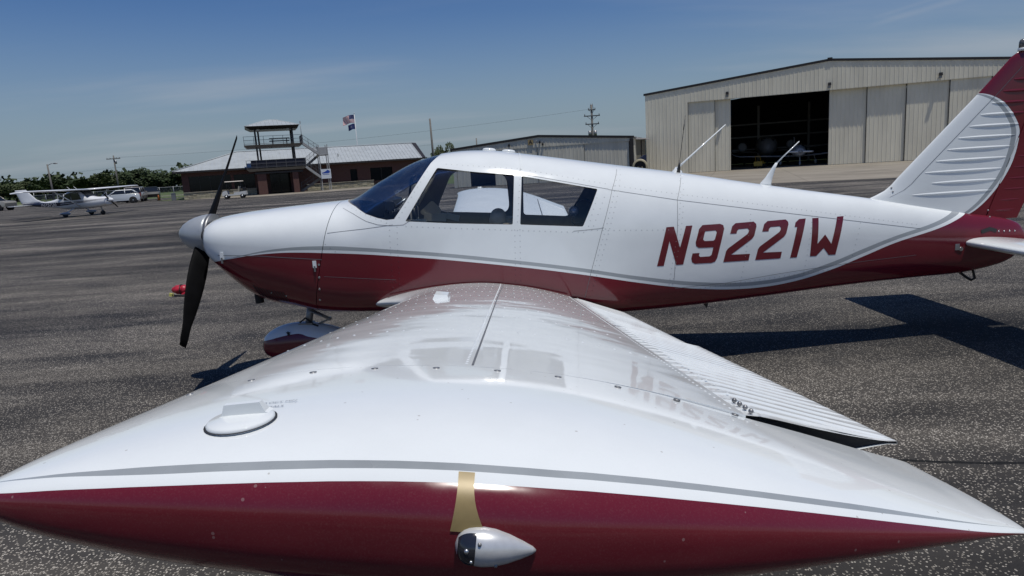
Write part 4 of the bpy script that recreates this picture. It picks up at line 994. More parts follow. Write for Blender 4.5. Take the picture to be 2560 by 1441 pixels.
OPEN = [(.75, 5.42, .83, 2.62), (5.75, 8.15, .80, 2.55), (9.9, 12.3, .05, 2.45), (19.73, 20.62, .80, 2.33), (22.3, 25.2, .70, 2.36)]
s = 0.0
for a, b_, z0, z1 in OPEN:
    wallseg(s, a, 0, 3.25); wallseg(a, b_, 0, z0) if z0 > .1 else None; wallseg(a, b_, z1, 3.25); s = b_
wallseg(s, 28.8, 0, 3.25); wm = m.build('wall', m_brick, TB); wm['label'] = 'red brick front wall'
for a, b_, z0, z1 in OPEN:
    m = MB(); m.box(((a + b_) / 2, .20, (z0 + z1) / 2), (b_ - a - .02, .03, z1 - z0 - .02)); g = m.build('window_pane', m_darkglass, TB)
    n = max(1, round((b_ - a) / 1.2))
    for k in range(1, n):
        m = MB(); m.box((a + (b_ - a) * k / n, .165, (z0 + z1) / 2), (.05, .05, z1 - z0 - .03)); m.build('mullion', m_trim, g)
m = MB(); m.box((.15, 5.2, 1.62), (.28, 9.8, 3.24)); m.build('side_wall', m_brick, TB); m = MB(); m.box((28.65, 5.2, 1.62), (.28, 9.8, 3.24)); m.build('side_wall', m_brick, TB); m = MB(); m.box((14.4, 10.25, 1.62), (28.2, .28, 3.24)); m.build('rear_wall', m_brick, TB)
# fieldstone plinth, stone by stone
def stones(a, b_, h):
    back = MB(); back.box(((a + b_) / 2, -.08, h / 2 - .01), (b_ - a - .02, .12, h - .04)); bo = back.build('stone_plinth', m_mortar, TB)
    z = 0.0; rnd = random.Random(int(a * 10))
    while z < h - .08:
        hh = min(rnd.uniform(.15, .24), h - z); s_ = a
        while s_ < b_ - .05:
            w = min(rnd.uniform(.28, .62), b_ - s_); d = rnd.uniform(.04, .075)
            q = MB(); q.box((s_ + w / 2, -.14 - d / 2, z + hh / 2), (w - .02, d, hh - .02), rx=rnd.uniform(-.03, .03)); q.build('stone', rnd.choice(m_stone), bo); s_ += w
        z += hh
    cp = MB(); cp.box(((a + b_) / 2, -.12, h + .04), (b_ - a + .06, .28, .08)); cp.build('stone_cap', m_stone[1], TB)
stones(0.0, 8.2, .74); stones(14.2, 22.6, .74)
# standing-seam roof, panel by panel
eave, ridge, ye, yr, sl0, sl1 = 3.28, 5.42, -.62, 5.1, -.85, 29.2
pw = .46; s = sl0
while s < sl1 - .02:
    e = min(s + pw, sl1)
    def rp(q):
        f = min(1, max(0.02, (q - sl0) / 7.2)); return (q, ye + (yr - ye) * f, eave + (ridge - eave) * f)
    A_, B_ = rp(s), rp(e)
    q = MB(); q.add([(s, ye, eave), (e - .035, ye, eave), (e - .035, B_[1], B_[2]), (s, A_[1], A_[2])], [(0,1,2,3)])
    q.add([(e - .035, ye, eave), (e - .03, ye, eave + .055), (e, ye, eave + .055), (e, ye, eave), (e - .035, B_[1], B_[2]), (e - .03, B_[1], B_[2] + .055), (e, B_[1], B_[2] + .055), (e, B_[1], B_[2])], [(0,1,5,4),(1,2,6,5),(2,3,7,6),(0,3,2,1),(4,5,6,7)])
    q.build('roof_panel', m_rooftin, TB); s = e
m = MB(); m.tube([(sl0, ye, eave + .05), (sl0 + 7.2, yr, ridge + .05), (sl1 + .1, yr, ridge + .05)], .07, 8); m.build('ridge_cap', m_rooftin, TB)
m = MB(); m.add([(sl0, ye, eave), (sl0, 11, eave), (sl0 + 7.2, yr, ridge), (sl1, 11, eave), (sl1, yr, ridge)], [(0, 2, 1), (1, 2, 4, 3)]); m.build('rear_roof_slope', m_rooftin, TB, fix=False)
m = MB(); m.box(((sl0 + sl1) / 2, ye - .05, eave - .10), (sl1 - sl0, .10, .22)); m.build('fascia', m_trim, TB)
m = MB(); m.box(((sl0 + sl1) / 2, ye + .30, eave - .16), (sl1 - sl0 - .1, .55, .05)); m.build('soffit', m_trim, TB)
m = MB(); m.prism([(-.85 + .4, 3.0), (10.6, 3.0), (5.1, 5.25)], 28.9, 29.05, 'x'); m.build('gable_end', m_brick, TB)
m = MB(); m.add([(29.2, ye, eave + .08), (29.2, yr, ridge + .10), (29.75, yr - .3, ridge + .02), (29.75, ye + .3, eave + .02), (29.2, ye, eave - .14), (29.2, yr, ridge - .16), (29.75, yr - .3, ridge - .2), (29.75, ye + .3, eave - .2)], [(0,1,2,3),(7,6,5,4),(0,4,5,1),(1,5,6,2),(2,6,7,3),(3,7,4,0)]); m.build('rake_overhang', m_trim, TB)
m = MB(); m.cyl((18.6, 1.5, 4.1), (18.6, 1.5, 4.45), .05, n=8); m.build('vent_pipe', m_trim, TB)
# observation deck
Y0, Y1 = -5.0, -.9
for a, b_ in ((8.4, 9.4), (12.35, 13.0)):
    m = MB(); m.box(((a + b_) / 2, Y0 + .45, 1.3), (b_ - a, .8, 2.6)); m.build('deck_pier', m_brick, TB)
m = MB(); m.box((10.9, -2.8, 2.5), (5.4, 4.4, .20)); m.build('canopy_soffit', m_trim, TB)
for z0, sA, sB in ((2.72, 7.36, 14.0), (5.42, 7.40, 13.93)):
    m = MB(); m.add([(sA, Y0 - .3, z0 + .30), (sB, Y0 - .3, z0 + .30), (sB, Y1, z0 + .30), (sA, Y1, z0 + .30), (sA + .25, Y0, z0), (sB - .25, Y0, z0), (sB - .25, Y1, z0), (sA + .25, Y1, z0)], [(0,1,2,3),(7,6,5,4),(0,4,5,1),(1,5,6,2),(2,6,7,3),(3,7,4,0)]); dk = m.build('deck_slab', m_deck, TB)
    for k in range(7):
        s = sA + .05 + (sB - sA - .1) * k / 6; q = MB(); q.box((s, Y0 - .27, z0 + .78), (.045, .045, .95)); q.build('rail_post', m_rail, dk)
    for z in (z0 + 1.25, z0 + .85, z0 + .42): q = MB(); q.box(((sA + sB) / 2, Y0 - .27, z), (sB - sA, .04, .04)); q.build('rail_bar', m_rail, dk)
    for s in (sA + .05, sB - .05):
        for z in (z0 + 1.25, z0 + .85, z0 + .42): q = MB(); q.box((s, (Y0 + Y1) / 2, z), (.04, Y1 - Y0, .04)); q.build('side_rail_bar', m_rail, dk)
    bal = MB()
    for k in range(48): bal.box((sA + .1 + (sB - sA - .2) * k / 47, Y0 - .27, z0 + .63), (.012, .012, .44))
    for k in range(26):
        for s in (sA + .05, sB - .05): bal.box((s, Y0 - .2 + (Y1 - Y0 + .1) * k / 25, z0 + .78), (.014, .014, .9))
    bal.build('baluster_rows', m_rail, dk)['kind'] = 'stuff'
m = MB(); m.box((10.85, Y0 - .22, 3.56), (5.9, .03, .78)); m.build('windscreen_banner', m_navy, TB)
for s, y in ((8.75, Y0 + .1), (12.85, Y0 + .1), (9.15, Y1 - .2), (12.9, Y1 - .2)):
    m = MB(); m.box((s, y, 5.2), (.20, .20, 4.5)); m.build('tower_post', m_trim, TB)
# tower roof with its own seams
ap = (10.75, -2.95, 8.66); ea = 7.80; c4 = [(7.72, Y0 - .75, ea), (13.68, Y0 - .75, ea), (13.68, Y1 + .75, ea), (7.72, Y1 + .75, ea)]
rl, rr = (10.2, -2.95, 8.62), (11.3, -2.95, 8.62)
n = 13
for k in range(n):
    f0, f1 = k / n, (k + 1) / n
    def tp(f):
        g = f * 5.96 + 7.72
        if g < 10.2: h = (g - 7.72) / (10.2 - 7.72)
        elif g > 11.3: h = (13.68 - g) / (13.68 - 11.3)
        else: h = 1.0
        return (g, (Y0 - .75) + (-2.95 - Y0 + .75) * h, ea + (8.62 - ea) * h)
    a, b_ = tp(f0), tp(f1); q = MB()
    q.add([(a[0], Y0 - .75, ea), (b_[0] - .03, Y0 - .75, ea), (b_[0] - .03, b_[1], b_[2]), a], [(0,1,2,3)]); q.add([(b_[0] - .03, Y0 - .75, ea), (b_[0] - .015, Y0 - .75, ea + .05), (b_[0], Y0 - .75, ea), (b_[0] - .03, b_[1], b_[2]), (b_[0] - .015, b_[1], b_[2] + .05), (b_[0], b_[1], b_[2])], [(0,1,4,3),(1,2,5,4),(0,2,1),(3,4,5)]); q.build('tower_roof_panel', m_rooftin, TB)
m = MB(); m.add([c4[0], c4[1], c4[2], c4[3], rl, rr], [(0, 4, 3), (1, 2, 5), (2, 3, 4, 5)]); m.build('tower_roof_sides', m_rooftin, TB, fix=False)
m = MB(); m.tube([c4[0], rl, rr, c4[1]], .05, 8); m.build('tower_hip_cap', m_rooftin, TB)
m = MB(); m.add([(7.72, Y0 - .75, ea - .01), (13.68, Y0 - .75, ea - .01), (13.68, Y1 + .75, ea - .01), (7.72, Y1 + .75, ea - .01), (8.3, Y0, ea - .36), (13.5, Y0, ea - .36), (13.5, Y1, ea - .36), (8.3, Y1, ea - .36)], [(0,1,2,3),(7,6,5,4),(0,4,5,1),(1,5,6,2),(2,6,7,3),(3,7,4,0)]); m.build('tower_soffit', m_trim, TB)
for s in (9.1, 12.4): m = MB(); m.box((s, Y0 + .02, 7.40), (.30, .12, .22)); m.build('flood_light', mat('lamp_ivory', (.5,.48,.42), .5), TB)
m = MB(); m.tube([(13.87, Y0, 6.6), (13.87, Y0, 8.05)], .03, 6); m.box((13.87, Y0, 8.1), (.12, .12, .22)); m.build('wind_sensor_mast', m_stair, TB)
# stairs in four flights down the right side
def flight(a, za, b_, zb, y, sm_):
    L = math.hypot(b_ - a, zb - za); ang = math.atan2(zb - za, b_ - a); root_ = MB()
    root_.box(((a + b_) / 2, y - .45, (za + zb) / 2), (L, .05, .26), ry=-ang); st = root_.build('stair_stringer', sm_, TB)
    q = MB(); q.box(((a + b_) / 2, y + .45, (za + zb) / 2), (L, .05, .26), ry=-ang); q.build('far_stringer', sm_, st)
    nst = max(4, int(abs(zb - za) / .2))
    for k in range(nst): q = MB(); f = (k + .5) / nst; q.box((a + (b_ - a) * f, y, za + (zb - za) * f), (.26, .84, .035)); q.build('tread', m_deck, st)
    for dz in (.55, .98): q = MB(); q.box(((a + b_) / 2, y - .45, (za + zb) / 2 + dz), (L, .035, .035), ry=-ang); q.build('stair_rail', m_rail, st)
    for f in (.02, .35, .68, .98): q = MB(); q.box((a + (b_ - a) * f, y - .45, za + (zb - za) * f + .5), (.035, .035, .98)); q.build('stair_rail_post', m_rail, st)
    bl = MB()
    for k in range(14): f = (k + .5) / 14; bl.box((a + (b_ - a) * f, y - .45, za + (zb - za) * f + .52), (.012, .012, .85))
    bl.build('stair_balusters', m_rail, st)['kind'] = 'stuff'
flight(13.9, 5.65, 15.65, 4.30, Y0 + .2, m_stair); flight(15.65, 4.22, 14.05, 3.0, Y0 + 1.3, m_deck); flight(13.95, 2.95, 15.6, 1.55, Y0 + .2, m_stair); flight(15.55, 1.45, 13.2, .06, Y0 + 1.3, m_deck)
for z in (4.2, 1.45):
    m = MB(); m.box((16.1, Y0 + .75, z), (1.05, 2.1, .10)); m.build('stair_landing', m_deck, TB)
for s in (15.6, 16.6):
    for y in (Y0 - .25, Y0 + 1.75): m = MB(); m.box((s, y, 2.7), (.10, .10, 5.4)); m.build('stair_tower_post', m_stair, TB)
m = MB(); m.box((16.1, Y0 - .25, 5.05), (.95, .03, .05)); m.box((16.1, Y0 - .25, 4.65), (.95, .025, .75)); m.build('landing_guard', m_stair, TB)
# deck furniture
PT = thing('picnic_table', 'dark picnic table up on the top level of the observation deck', 'table', Matrix.Rotation(.3545, 4, 'Z') @ Vector((11.4, -3.7, 5.72)) + Vector((-38.34, 76, 0)), .3545)
m = MB(); m.box((0, 0, .72), (2.3, .75, .06)); m.build('table_top', m_rail, PT)
for y in (-.62, .62): m = MB(); m.box((0, y, .42), (2.3, .26, .05)); m.build('bench_seat', m_rail, PT)
for x in (-.8, .8): m = MB(); m.box((x, 0, .36), (.10, 1.35, .08)); m.box((x, 0, .36), (.10, .12, .70)); m.build('table_leg', m_rail, PT)
# state sign on the stair tower
SG = thing('airport_sign', 'square white sign with a blue state outline on the stair tower', 'sign', Matrix.Rotation(.3545, 4, 'Z') @ Vector((16.15, -5.36, 0)) + Vector((-38.34, 76, 0)), .3545)
m = MB(); m.box((0, 0, 1.96), (1.16, .04, 1.12)); m.build('sign_board', mat('sign_white', (.62,.66,.70), .4), SG)
ky = [(-.48,-.02),(-.40,-.10),(-.10,-.09),(.20,-.10),(.36,-.06),(.48,.04),(.44,.14),(.42,.24),(.28,.30),(.20,.36),(.10,.28),(.06,.20),(-.04,.20),(-.10,.10),(-.20,.10),(-.30,.04),(-.38,.03)]
m = MB(); m.add([(x * 1.02, -.026, 2.10 + z * .9) for x, z in ky], [tuple(range(len(ky)))]); m.build('state_outline', mat('sign_blue', (.015, .06, .33), .5), SG, fix=False)
for z, w, mm in ((1.90, .78, 'sign_blue'), (1.78, .92, 'sign_white'), (1.66, .86, 'sign_white'), (1.55, .6, 'sign_white')):
    if mm == 'sign_blue': m = MB(); m.box((0, -.024, z), (w, .008, .05)); m.build('sign_line', MAT['sign_blue'], SG)
# flagpole
FP = thing('flagpole', 'white flagpole rising behind the terminal roof', 'flagpole', Matrix.Rotation(.3545, 4, 'Z') @ Vector((22.1, 7.5, 0)) + Vector((-38.34, 76, 0)))
m = MB(); m.cyl((0, 0, 0), (0, 0, 9.9), .075, .04, 10); m.sphere((0, 0, 9.95), .08, 8, 6); m.build('pole', mat('pole_white', (.6,.6,.6), .4), FP)
def flag(root, z, L, Hh, rows, colfn, mats):
    v = []; n = 14
    for j in range(rows + 1):
        for i in range(n + 1):
            f = i / n; v.append((-.06 - L * f * .92, .14 * math.sin(f * 7 + j * .25) * f, z - Hh * j / rows - .34 * f * f * L * .5 + .04 * math.sin(f * 6)))
    m = MB()
    for j in range(rows):
        for i in range(n): m.add([v[j * (n + 1) + i], v[j * (n + 1) + i + 1], v[(j + 1) * (n + 1) + i + 1], v[(j + 1) * (n + 1) + i]], [(0, 1, 2, 3)], colfn(i / n, j))
    return m
m_fr, m_fw, m_fb = mat('flag_red', (.36,.02,.03), .8), mat('flag_white', (.72,.70,.68), .8), mat('flag_blue', (.02,.03,.12), .8)
ff = tag(flag(FP, 9.75, 1.75, 1.05, 13, lambda f, j: 2 if (f < .42 and j < 7) else (0 if j % 2 == 0 else 1), None).build('national_flag', [m_fr, m_fw, m_fb], fix=False), 'red and white striped flag with blue canton, upper on the flagpole', 'flag'); ff.location = FP.location
stars = MB()
for j in range(4):
    for i in range(5): f = .05 + i * .08; stars.box((-.06 - 1.75 * f * .92, .14 * math.sin(f * 7 + j * .5) * f - .012, 9.70 - j * .13), (.03, .004, .03))
stars.build('star_field', m_fw, ff)['kind'] = 'stuff'
f2 = tag(flag(FP, 8.55, 1.05, .75, 6, lambda f, j: 1 if (abs(f - .5) < .14 and 2 <= j <= 3) else 0, None).build('state_flag', [m_fb, mat('flag_seal', (.12,.13,.18), .8)], fix=False), 'small navy state flag, lower on the flagpole', 'flag'); f2.location = FP.location

# ------------------------------------------------------------------ poles, wires, fence
m_wood = mat('weathered_wood', (.16, .15, .135), .85, var=.3, vscale=3); m_wire = mat('cable_black', (.03, .03, .032), .6)
def pole(name, label, x, y, h, r=.13, lean=0.0):
    t = thing(name, label, 'pole', (x, y, 0)); m = MB(); m.cyl((0, 0, -.1), (lean, 0, h), r, r * .65, 10); m.build('mast', m_wood, t); return t
LP = pole('light_pole', 'leaning wooden pole with a street lamp above the high-wing plane', -59.6, 85, 5.5, .14, -.15)
m = MB(); m.tube([(-.12, 0, 5.35), (.35, 0, 5.55), (.75, 0, 5.58)], .035, 6); m.build('lamp_arm', m_steel, LP); m = MB(); m.sphere((.92, 0, 5.56), .28, 12, 8, sc=(1.1, .5, .3)); m.build('lamp_head', m_steel, LP)
UP = pole('utility_pole', 'wooden utility pole with one crossarm in front of the trees', -65.0, 110, 7.3, .16)
m = MB(); m.box((0, -.15, 6.75), (2.3, .10, .13)); m.build('crossarm', m_wood, UP)
for x in (-1.05, -.5, .5, 1.05): m = MB(); m.cyl((x, -.15, 6.8), (x, -.15, 7.02), .05, .03, 8); m.build('insulator', m_steel, UP)
m = MB(); m.cyl((.32, -.1, 5.9), (.32, -.1, 6.45), .14, n=10); m.build('transformer', m_steel, UP)
TP_ = pole('tall_pole', 'tall bare wooden pole behind the right end of the terminal', -10.2, 95, 8.9, .19, -.1)
P2 = pole('short_pole', 'short wooden pole top showing over the small hangar roof', -3.6, 90, 5.5, .12)
SPo = pole('power_pole', 'dark power pole with three crossarms and transformers above the small hangar', 12.5, 90, 9.0, .20)
for z, w in ((8.3, 1.0), (7.5, 2.2), (6.4, 1.9)):
    m = MB(); m.box((0, -.15, z), (w, .10, .14)); m.tube([(-w * .35, -.15, z), (0, -.1, z - .6), (w * .35, -.15, z)], .03, 6); m.build('crossarm', m_rail, SPo)
    for x in (-w * .45, w * .45): m = MB(); m.cyl((x, -.15, z + .05), (x, -.15, z + .30), .06, .04, 8); m.build('insulator', m_rail, SPo)
for x in (-.38, .38): m = MB(); m.cyl((x, -.1, 4.75), (x, -.1, 5.5), .22, n=10); m.build('transformer', m_steel, SPo)
for i in (-.25, .25): m = MB(); m.tube([(i, -.1, 8.3), (i * .5, -.1, 9.15)], .03, 6); m.build('top_pin', m_rail, SPo)
def wire(label, a, b_, sag):
    a, b_ = Vector(a), Vector(b_); m = MB(); m.tube([a.lerp(b_, t) - Vector((0, 0, sag * 4 * t * (1 - t))) for t in spts(0, 1, 20)], .011, 5); tag(m.build('power_line', m_wire), label, 'cable')
wire('upper power cable running from the utility pole over the terminal', (-65, 110, 6.95), (12, 90, 8.4), .9)
wire('lower power cable running from the utility pole to the tall bare pole', (-65, 110, 5.3), (-10.2, 95, 5.2), .5)
wire('power cable running left out of view from the utility pole', (-65, 110, 5.3), (-150, 118, 4.2), .8)

FN = thing('chain_link_fence', 'chain-link fence with grey posts left of the terminal', 'fence', (-78, 108, 0), math.atan2(92 - 108, -38.8 + 78))
FL = math.hypot(39.2, 16)
m_galv = mat('galvanised_pipe', (.36, .37, .37), .45, .5)
n = 15
for k in range(n + 1):
    m = MB(); m.cyl((FL * k / n, 0, 0), (FL * k / n, 0, 1.62 if k % 4 else 1.95), .045, n=8); m.build('fence_post', m_galv, FN)
m = MB(); m.cyl((0, 0, 1.55), (FL, 0, 1.55), .035, n=8); m.build('top_rail', m_galv, FN)
def meshmat():
    s = NT('chain_link'); s.n.remove(s.b); t = s.new('ShaderNodeBsdfTransparent'); d = s.new('ShaderNodeBsdfDiffuse'); d.inputs[0].default_value = (.25,.26,.26,1)
    o = s.mapping(s.obj(), rot=(0, R_(45), 0), scale=(1,1,1)); sx = s.new('ShaderNodeSeparateXYZ'); s.link(o, sx.inputs[0])
    a = s.math('LESS_THAN', s.math('FRACT', s.math('MULTIPLY', sx.outputs[0], 14.0)), .10); b = s.math('LESS_THAN', s.math('FRACT', s.math('MULTIPLY', sx.outputs[2], 14.0)), .10)
    mx = s.new('ShaderNodeMixShader'); s.link(s.math('MAXIMUM', a, b), mx.inputs[0]); s.link(t.outputs[0], mx.inputs[1]); s.link(d.outputs[0], mx.inputs[2]); s.link(mx.outputs[0], s.o.inputs[0]); return s.m
m = MB(); m.add([(0, 0, .03), (FL, 0, .03), (FL, 0, 1.54), (0, 0, 1.54)], [(0, 1, 2, 3)]); m.build('wire_mesh', meshmat(), FN, fix=False)
BX = thing('utility_box', 'grey utility cabinet at the left corner of the terminal', 'cabinet', (-38.9, 74.6, 0), .35)
m = MB(); m.box((0, 0, .42), (.45, .4, .82)); m.build('cabinet_body', mat('cabinet_grey', (.16,.17,.18), .5), BX); m = MB(); m.box((0, 0, .85), (.5, .46, .05)); m.build('cabinet_lid', m_galv, BX)
CN = thing('traffic_cone', 'orange traffic cone beside the tan van', 'cone', (-43.4, 80.0, 0))
m = MB(); m.lathe([(.17, .03), (.06, .62), (.04, .70), (.001, .70)], (0, 0, 0), n=16); m.build('cone_body', mat('cone_orange', (.55, .17, .045), .6), CN); m = MB(); m.box((0, 0, .02), (.4, .4, .04)); m.build('cone_base', m_rubber, CN)

# ------------------------------------------------------------------ parked high-wing aircraft
m_cw = paint('cessna_white', (.74,.75,.76), .16, 0.0); m_cn = mat('cessna_navy', (.010, .013, .035), .25, coat=.3)
HW = thing('high_wing_aircraft', 'white high-wing aircraft with navy stripe and number N75726 parked at left', 'aircraft', (-30.1, 43.4, 0), R_(-12)); HW.scale = (1.10, 1.02, .90)
K = .93
def hwsec(x, w, zb, zt, n=24, e=2.6):
    zm = (zb + zt) / 2; return [(x * K, K * w * math.copysign(abs(math.cos(t)) ** (2 / e), math.cos(t)), K * (zm + (zt - zb) / 2 * math.copysign(abs(math.sin(t)) ** (2 / e), math.sin(t)))) for t in [2 * math.pi * j / n for j in range(n)]]
def hw_livery():
    s = NT('high_wing_livery'); sx = s.new('ShaderNodeSeparateXYZ'); s.link(s.obj(), sx.inputs[0])
    up = s.curve(sx.outputs[0], [(-6,1.28),(-4.4,1.27),(-2.2,1.18),(0,1.18),(1.2,1.26),(2.3,1.30)], -6, 2.5, 0, 2); lo = s.curve(sx.outputs[0], [(-6,.98),(-4.4,.98),(-2.6,.87),(-1.2,.92),(0,1.04),(1.2,1.17),(2.3,1.26)], -6, 2.5, 0, 2)
    z = sx.outputs[2]; inb = s.math('MULTIPLY', s.math('LESS_THAN', z, up), s.math('GREATER_THAN', z, lo))
    midl = s.math('MULTIPLY', s.math('ADD', up, lo), .5); pin = s.math('MULTIPLY', s.math('LESS_THAN', s.math('ABSOLUTE', s.math('SUBTRACT', z, midl)), .018), s.math('GREATER_THAN', sx.outputs[0], -1.6))
    inb = s.math('MULTIPLY', inb, s.math('SUBTRACT', 1.0, pin))
    s.link(s.mix(inb, (.74,.75,.76), (.010,.013,.035)), s.b.inputs['Base Color']); s.b.inputs['Roughness'].default_value = .2; return s.m
m = MB(); m.rings([hwsec(*a) for a in ((1.95,.34,.95,1.42),(1.90,.42,.85,1.48),(1.5,.46,.72,1.52),(.95,.50,.66,1.55),(.55,.53,.62,1.66),(.25,.55,.60,1.95),(.05,.56,.60,2.10),(-.5,.56,.60,2.14),(-1.2,.54,.60,2.08),(-1.7,.47,.66,1.86),(-2.2,.38,.74,1.56),(-2.8,.30,.82,1.42),(-3.6,.22,.92,1.34),(-4.4,.14,1.02,1.30),(-5.1,.07,1.10,1.28),(-5.3,.04,1.16,1.26))])
me = m.mesh('fuselage', [hw_livery()]); me.set_sharp_from_angle(angle=R_(45)); hb = link('fuselage', me, HW)
def hwplate(pts, name, mm, parent, y=.575, th=.012):
    m = MB()
    for s in (-1, 1): m.prism([(a * K, b_ * K) for a, b_ in pts], s * y * K, s * (y - th) * K, 'y')
    return m
for s in (-1, 1):
    for pts, y in (([(.16,1.40),(-.05,1.96),(-.62,2.0),(-.62,1.38)], .585), ([(-.70,1.38),(-.70,1.98),(-1.15,1.92),(-1.30,1.42)], .572), ([(-1.38,1.48),(-1.34,1.86),(-1.62,1.72),(-1.86,1.54)], .50)):
        m = MB(); m.prism([(a * K, b_ * K) for a, b_ in pts], s * y * K, s * (y - .05) * K, 'y'); m.build('side_window', m_carglass, HW)
m = MB(); m.add([(.58*K,-.46*K,1.60*K),(.58*K,.46*K,1.60*K),(.06*K,.44*K,2.06*K),(.06*K,-.44*K,2.06*K),(.64*K,-.40*K,1.64*K),(.64*K,.40*K,1.64*K),(.13*K,.38*K,2.10*K),(.13*K,-.38*K,2.10*K)], [(0,3,2,1),(4,5,6,7),(0,1,5,4),(1,2,6,5),(2,3,7,6),(3,0,4,7)]); m.build('windshield', m_carglass, HW)
def hwwing(sg):
    rs = []
    for y, c, x0, dz in ((.0,1.62,.45,0),(2.6,1.62,.45,.05),(4.9,1.14,.30,.11),(5.35,1.05,.25,.10),(5.48,.8,.15,.04)):
        ring = []
        for k in range(20):
            t = 2 * math.pi * k / 20; u = .5 * (1 + math.cos(t)); th = .085 * c * (1.48 * math.sqrt(u) - .63 * u - 1.76 * u * u + 1.42 * u**3 - .51 * u**4) * 1.6
            ring.append(((x0 - u * c) * K, sg * y * K, (2.16 + dz + .02 + (th if math.sin(t) >= 0 else -th * .45) - .03 * u) * K))
        rs.append(ring)
    m = MB(); m.rings(rs); return m.build('wing', m_cw, HW)
for s in (-1, 1):
    hwwing(s)
    m = MB(); m.tube([(.02*K, s * .55 * K, .80*K), (-.10*K, s * 2.55 * K, 2.15*K)], [.045, .04], 8); m.build('wing_strut', m_cw, HW)
    m = MB(); m.tube([(-.62*K, s * .45 * K, .70*K), (-.72*K, s * 1.15 * K, .36*K)], [.05, .035], 8); m.build('gear_leg', m_cw, HW)
    rs = []
    for k in range(14):
        f = k / 13; r = max(.03, math.sin(math.pi * f ** .75) ** .6); rs.append([((-.30 - .95 * f) * K, (s * 1.22 + .11 * r * math.cos(t)) * K, (.30 + .13 * r * math.sin(t)) * K) for t in [2 * math.pi * j / 14 for j in range(14)]])
    m = MB(); m.rings(rs); m.build('wheel_pant', mat('pant_pale_blue', (.42,.46,.52), .25), HW)
    m = MB(); m.box((-.72*K, (s * 1.22 + s * .115) * K, .29*K), (.62, .012, .045)); m.build('pant_stripe', m_cn, HW)
    m = MB(); m.lathe([(.05,-.06),(.17,-.06),(.20,0),(.17,.06),(.05,.06)], (-.75*K, s * 1.22 * K, .19), 'y', 20); m.build('main_wheel', m_rubber, HW)
    m = MB(); m.rings([[((-4.35 - u * .0 - c * .5 * (1 - math.cos(t))) * K, s * y * K, (1.16 + .035 * math.sin(t)) * K) for t in [2 * math.pi * j / 14 for j in range(14)]] for y, c, u in ((.05,.95,0),(1.55,.75,0),(1.65,.6,0))]); m.build('stabilizer', m_cw, HW)
m = MB(); m.rings([[((x0 - c * .5 * (1 - math.cos(t))) * K, .05 * (1 - zz * .4) * math.sin(t) * K, z * K) for t in [2 * math.pi * j / 16 for j in range(16)]] for x0, c, z, zz in ((-3.1,2.3,1.28,0),(-3.7,1.75,1.45,0),(-4.05,1.45,1.62,.3),(-4.75,1.02,2.42,.8),(-4.82,.95,2.50,1))]); m.build('fin', m_cw, HW)
m = MB(); m.lathe([(.15, 0), (.14, .10), (.09, .22), (.03, .29), (.001, .30)], (1.95 * K, 0, 1.22 * K), 'x', 20); m.build('spinner', m_cw, HW)
for a in (2.35, 2.35 + math.pi):
    rs = []
    for k in range(8): f = k / 7; r = .1 + .83 * f; c = .07 * (1 - .4 * f); rs.append([(1.98 * K + .012 * math.cos(t), K * r * math.cos(a) - c * math.sin(t) * math.sin(a), 1.22 * K + K * r * math.sin(a) + c * math.sin(t) * math.cos(a)) for t in [2 * math.pi * j / 10 for j in range(10)]])
    m = MB(); m.rings(rs); m.build('propeller_blade', m_blackpaint, HW)
for s in (-1, 1): m = MB(); m.sphere((1.90 * K, s * .24 * K, 1.20 * K), .12, 12, 8, sc=(.5, 1, .85)); m.build('cowl_inlet', m_gap, HW)
m = MB(); m.tube([(1.15*K, 0, .72*K), (1.25*K, 0, .30*K)], .035, 8); m.tube([(1.25*K, .07, .22), (1.25*K, .07, .36), (1.25*K, -.07, .36), (1.25*K, -.07, .22)], .02, 6); m.build('nose_strut', m_steel, HW)
m = MB(); m.lathe([(.05,-.05),(.15,-.055),(.18,0),(.15,.055),(.05,.05)], (1.25*K, 0, .18), 'y', 20); m.build('nose_wheel', m_rubber, HW)
for x in (-.45, -1.0): m = MB(); m.tube([(x * K, 0, 2.18 * K), ((x - .33) * K, 0, 2.52 * K)], .012, 6); m.build('roof_antenna', m_cw, HW)
me = text_mesh('N75726', .40, .003, mat('number_white', (.75,.75,.76), .4), True)
for v in me.vertices: v.co = Vector((v.co.x * 1.02 - 2.60 + (v.co.y) * .18, 0, v.co.y * .95 + 1.01))
for v in me.vertices:
    w = float(np.interp(-v.co.x / K, [1.2,1.7,2.2,2.8,3.6,4.4], [.54,.47,.38,.30,.22,.14])); v.co.y = -(w * K + .012)
link('registration_number', me, hb)

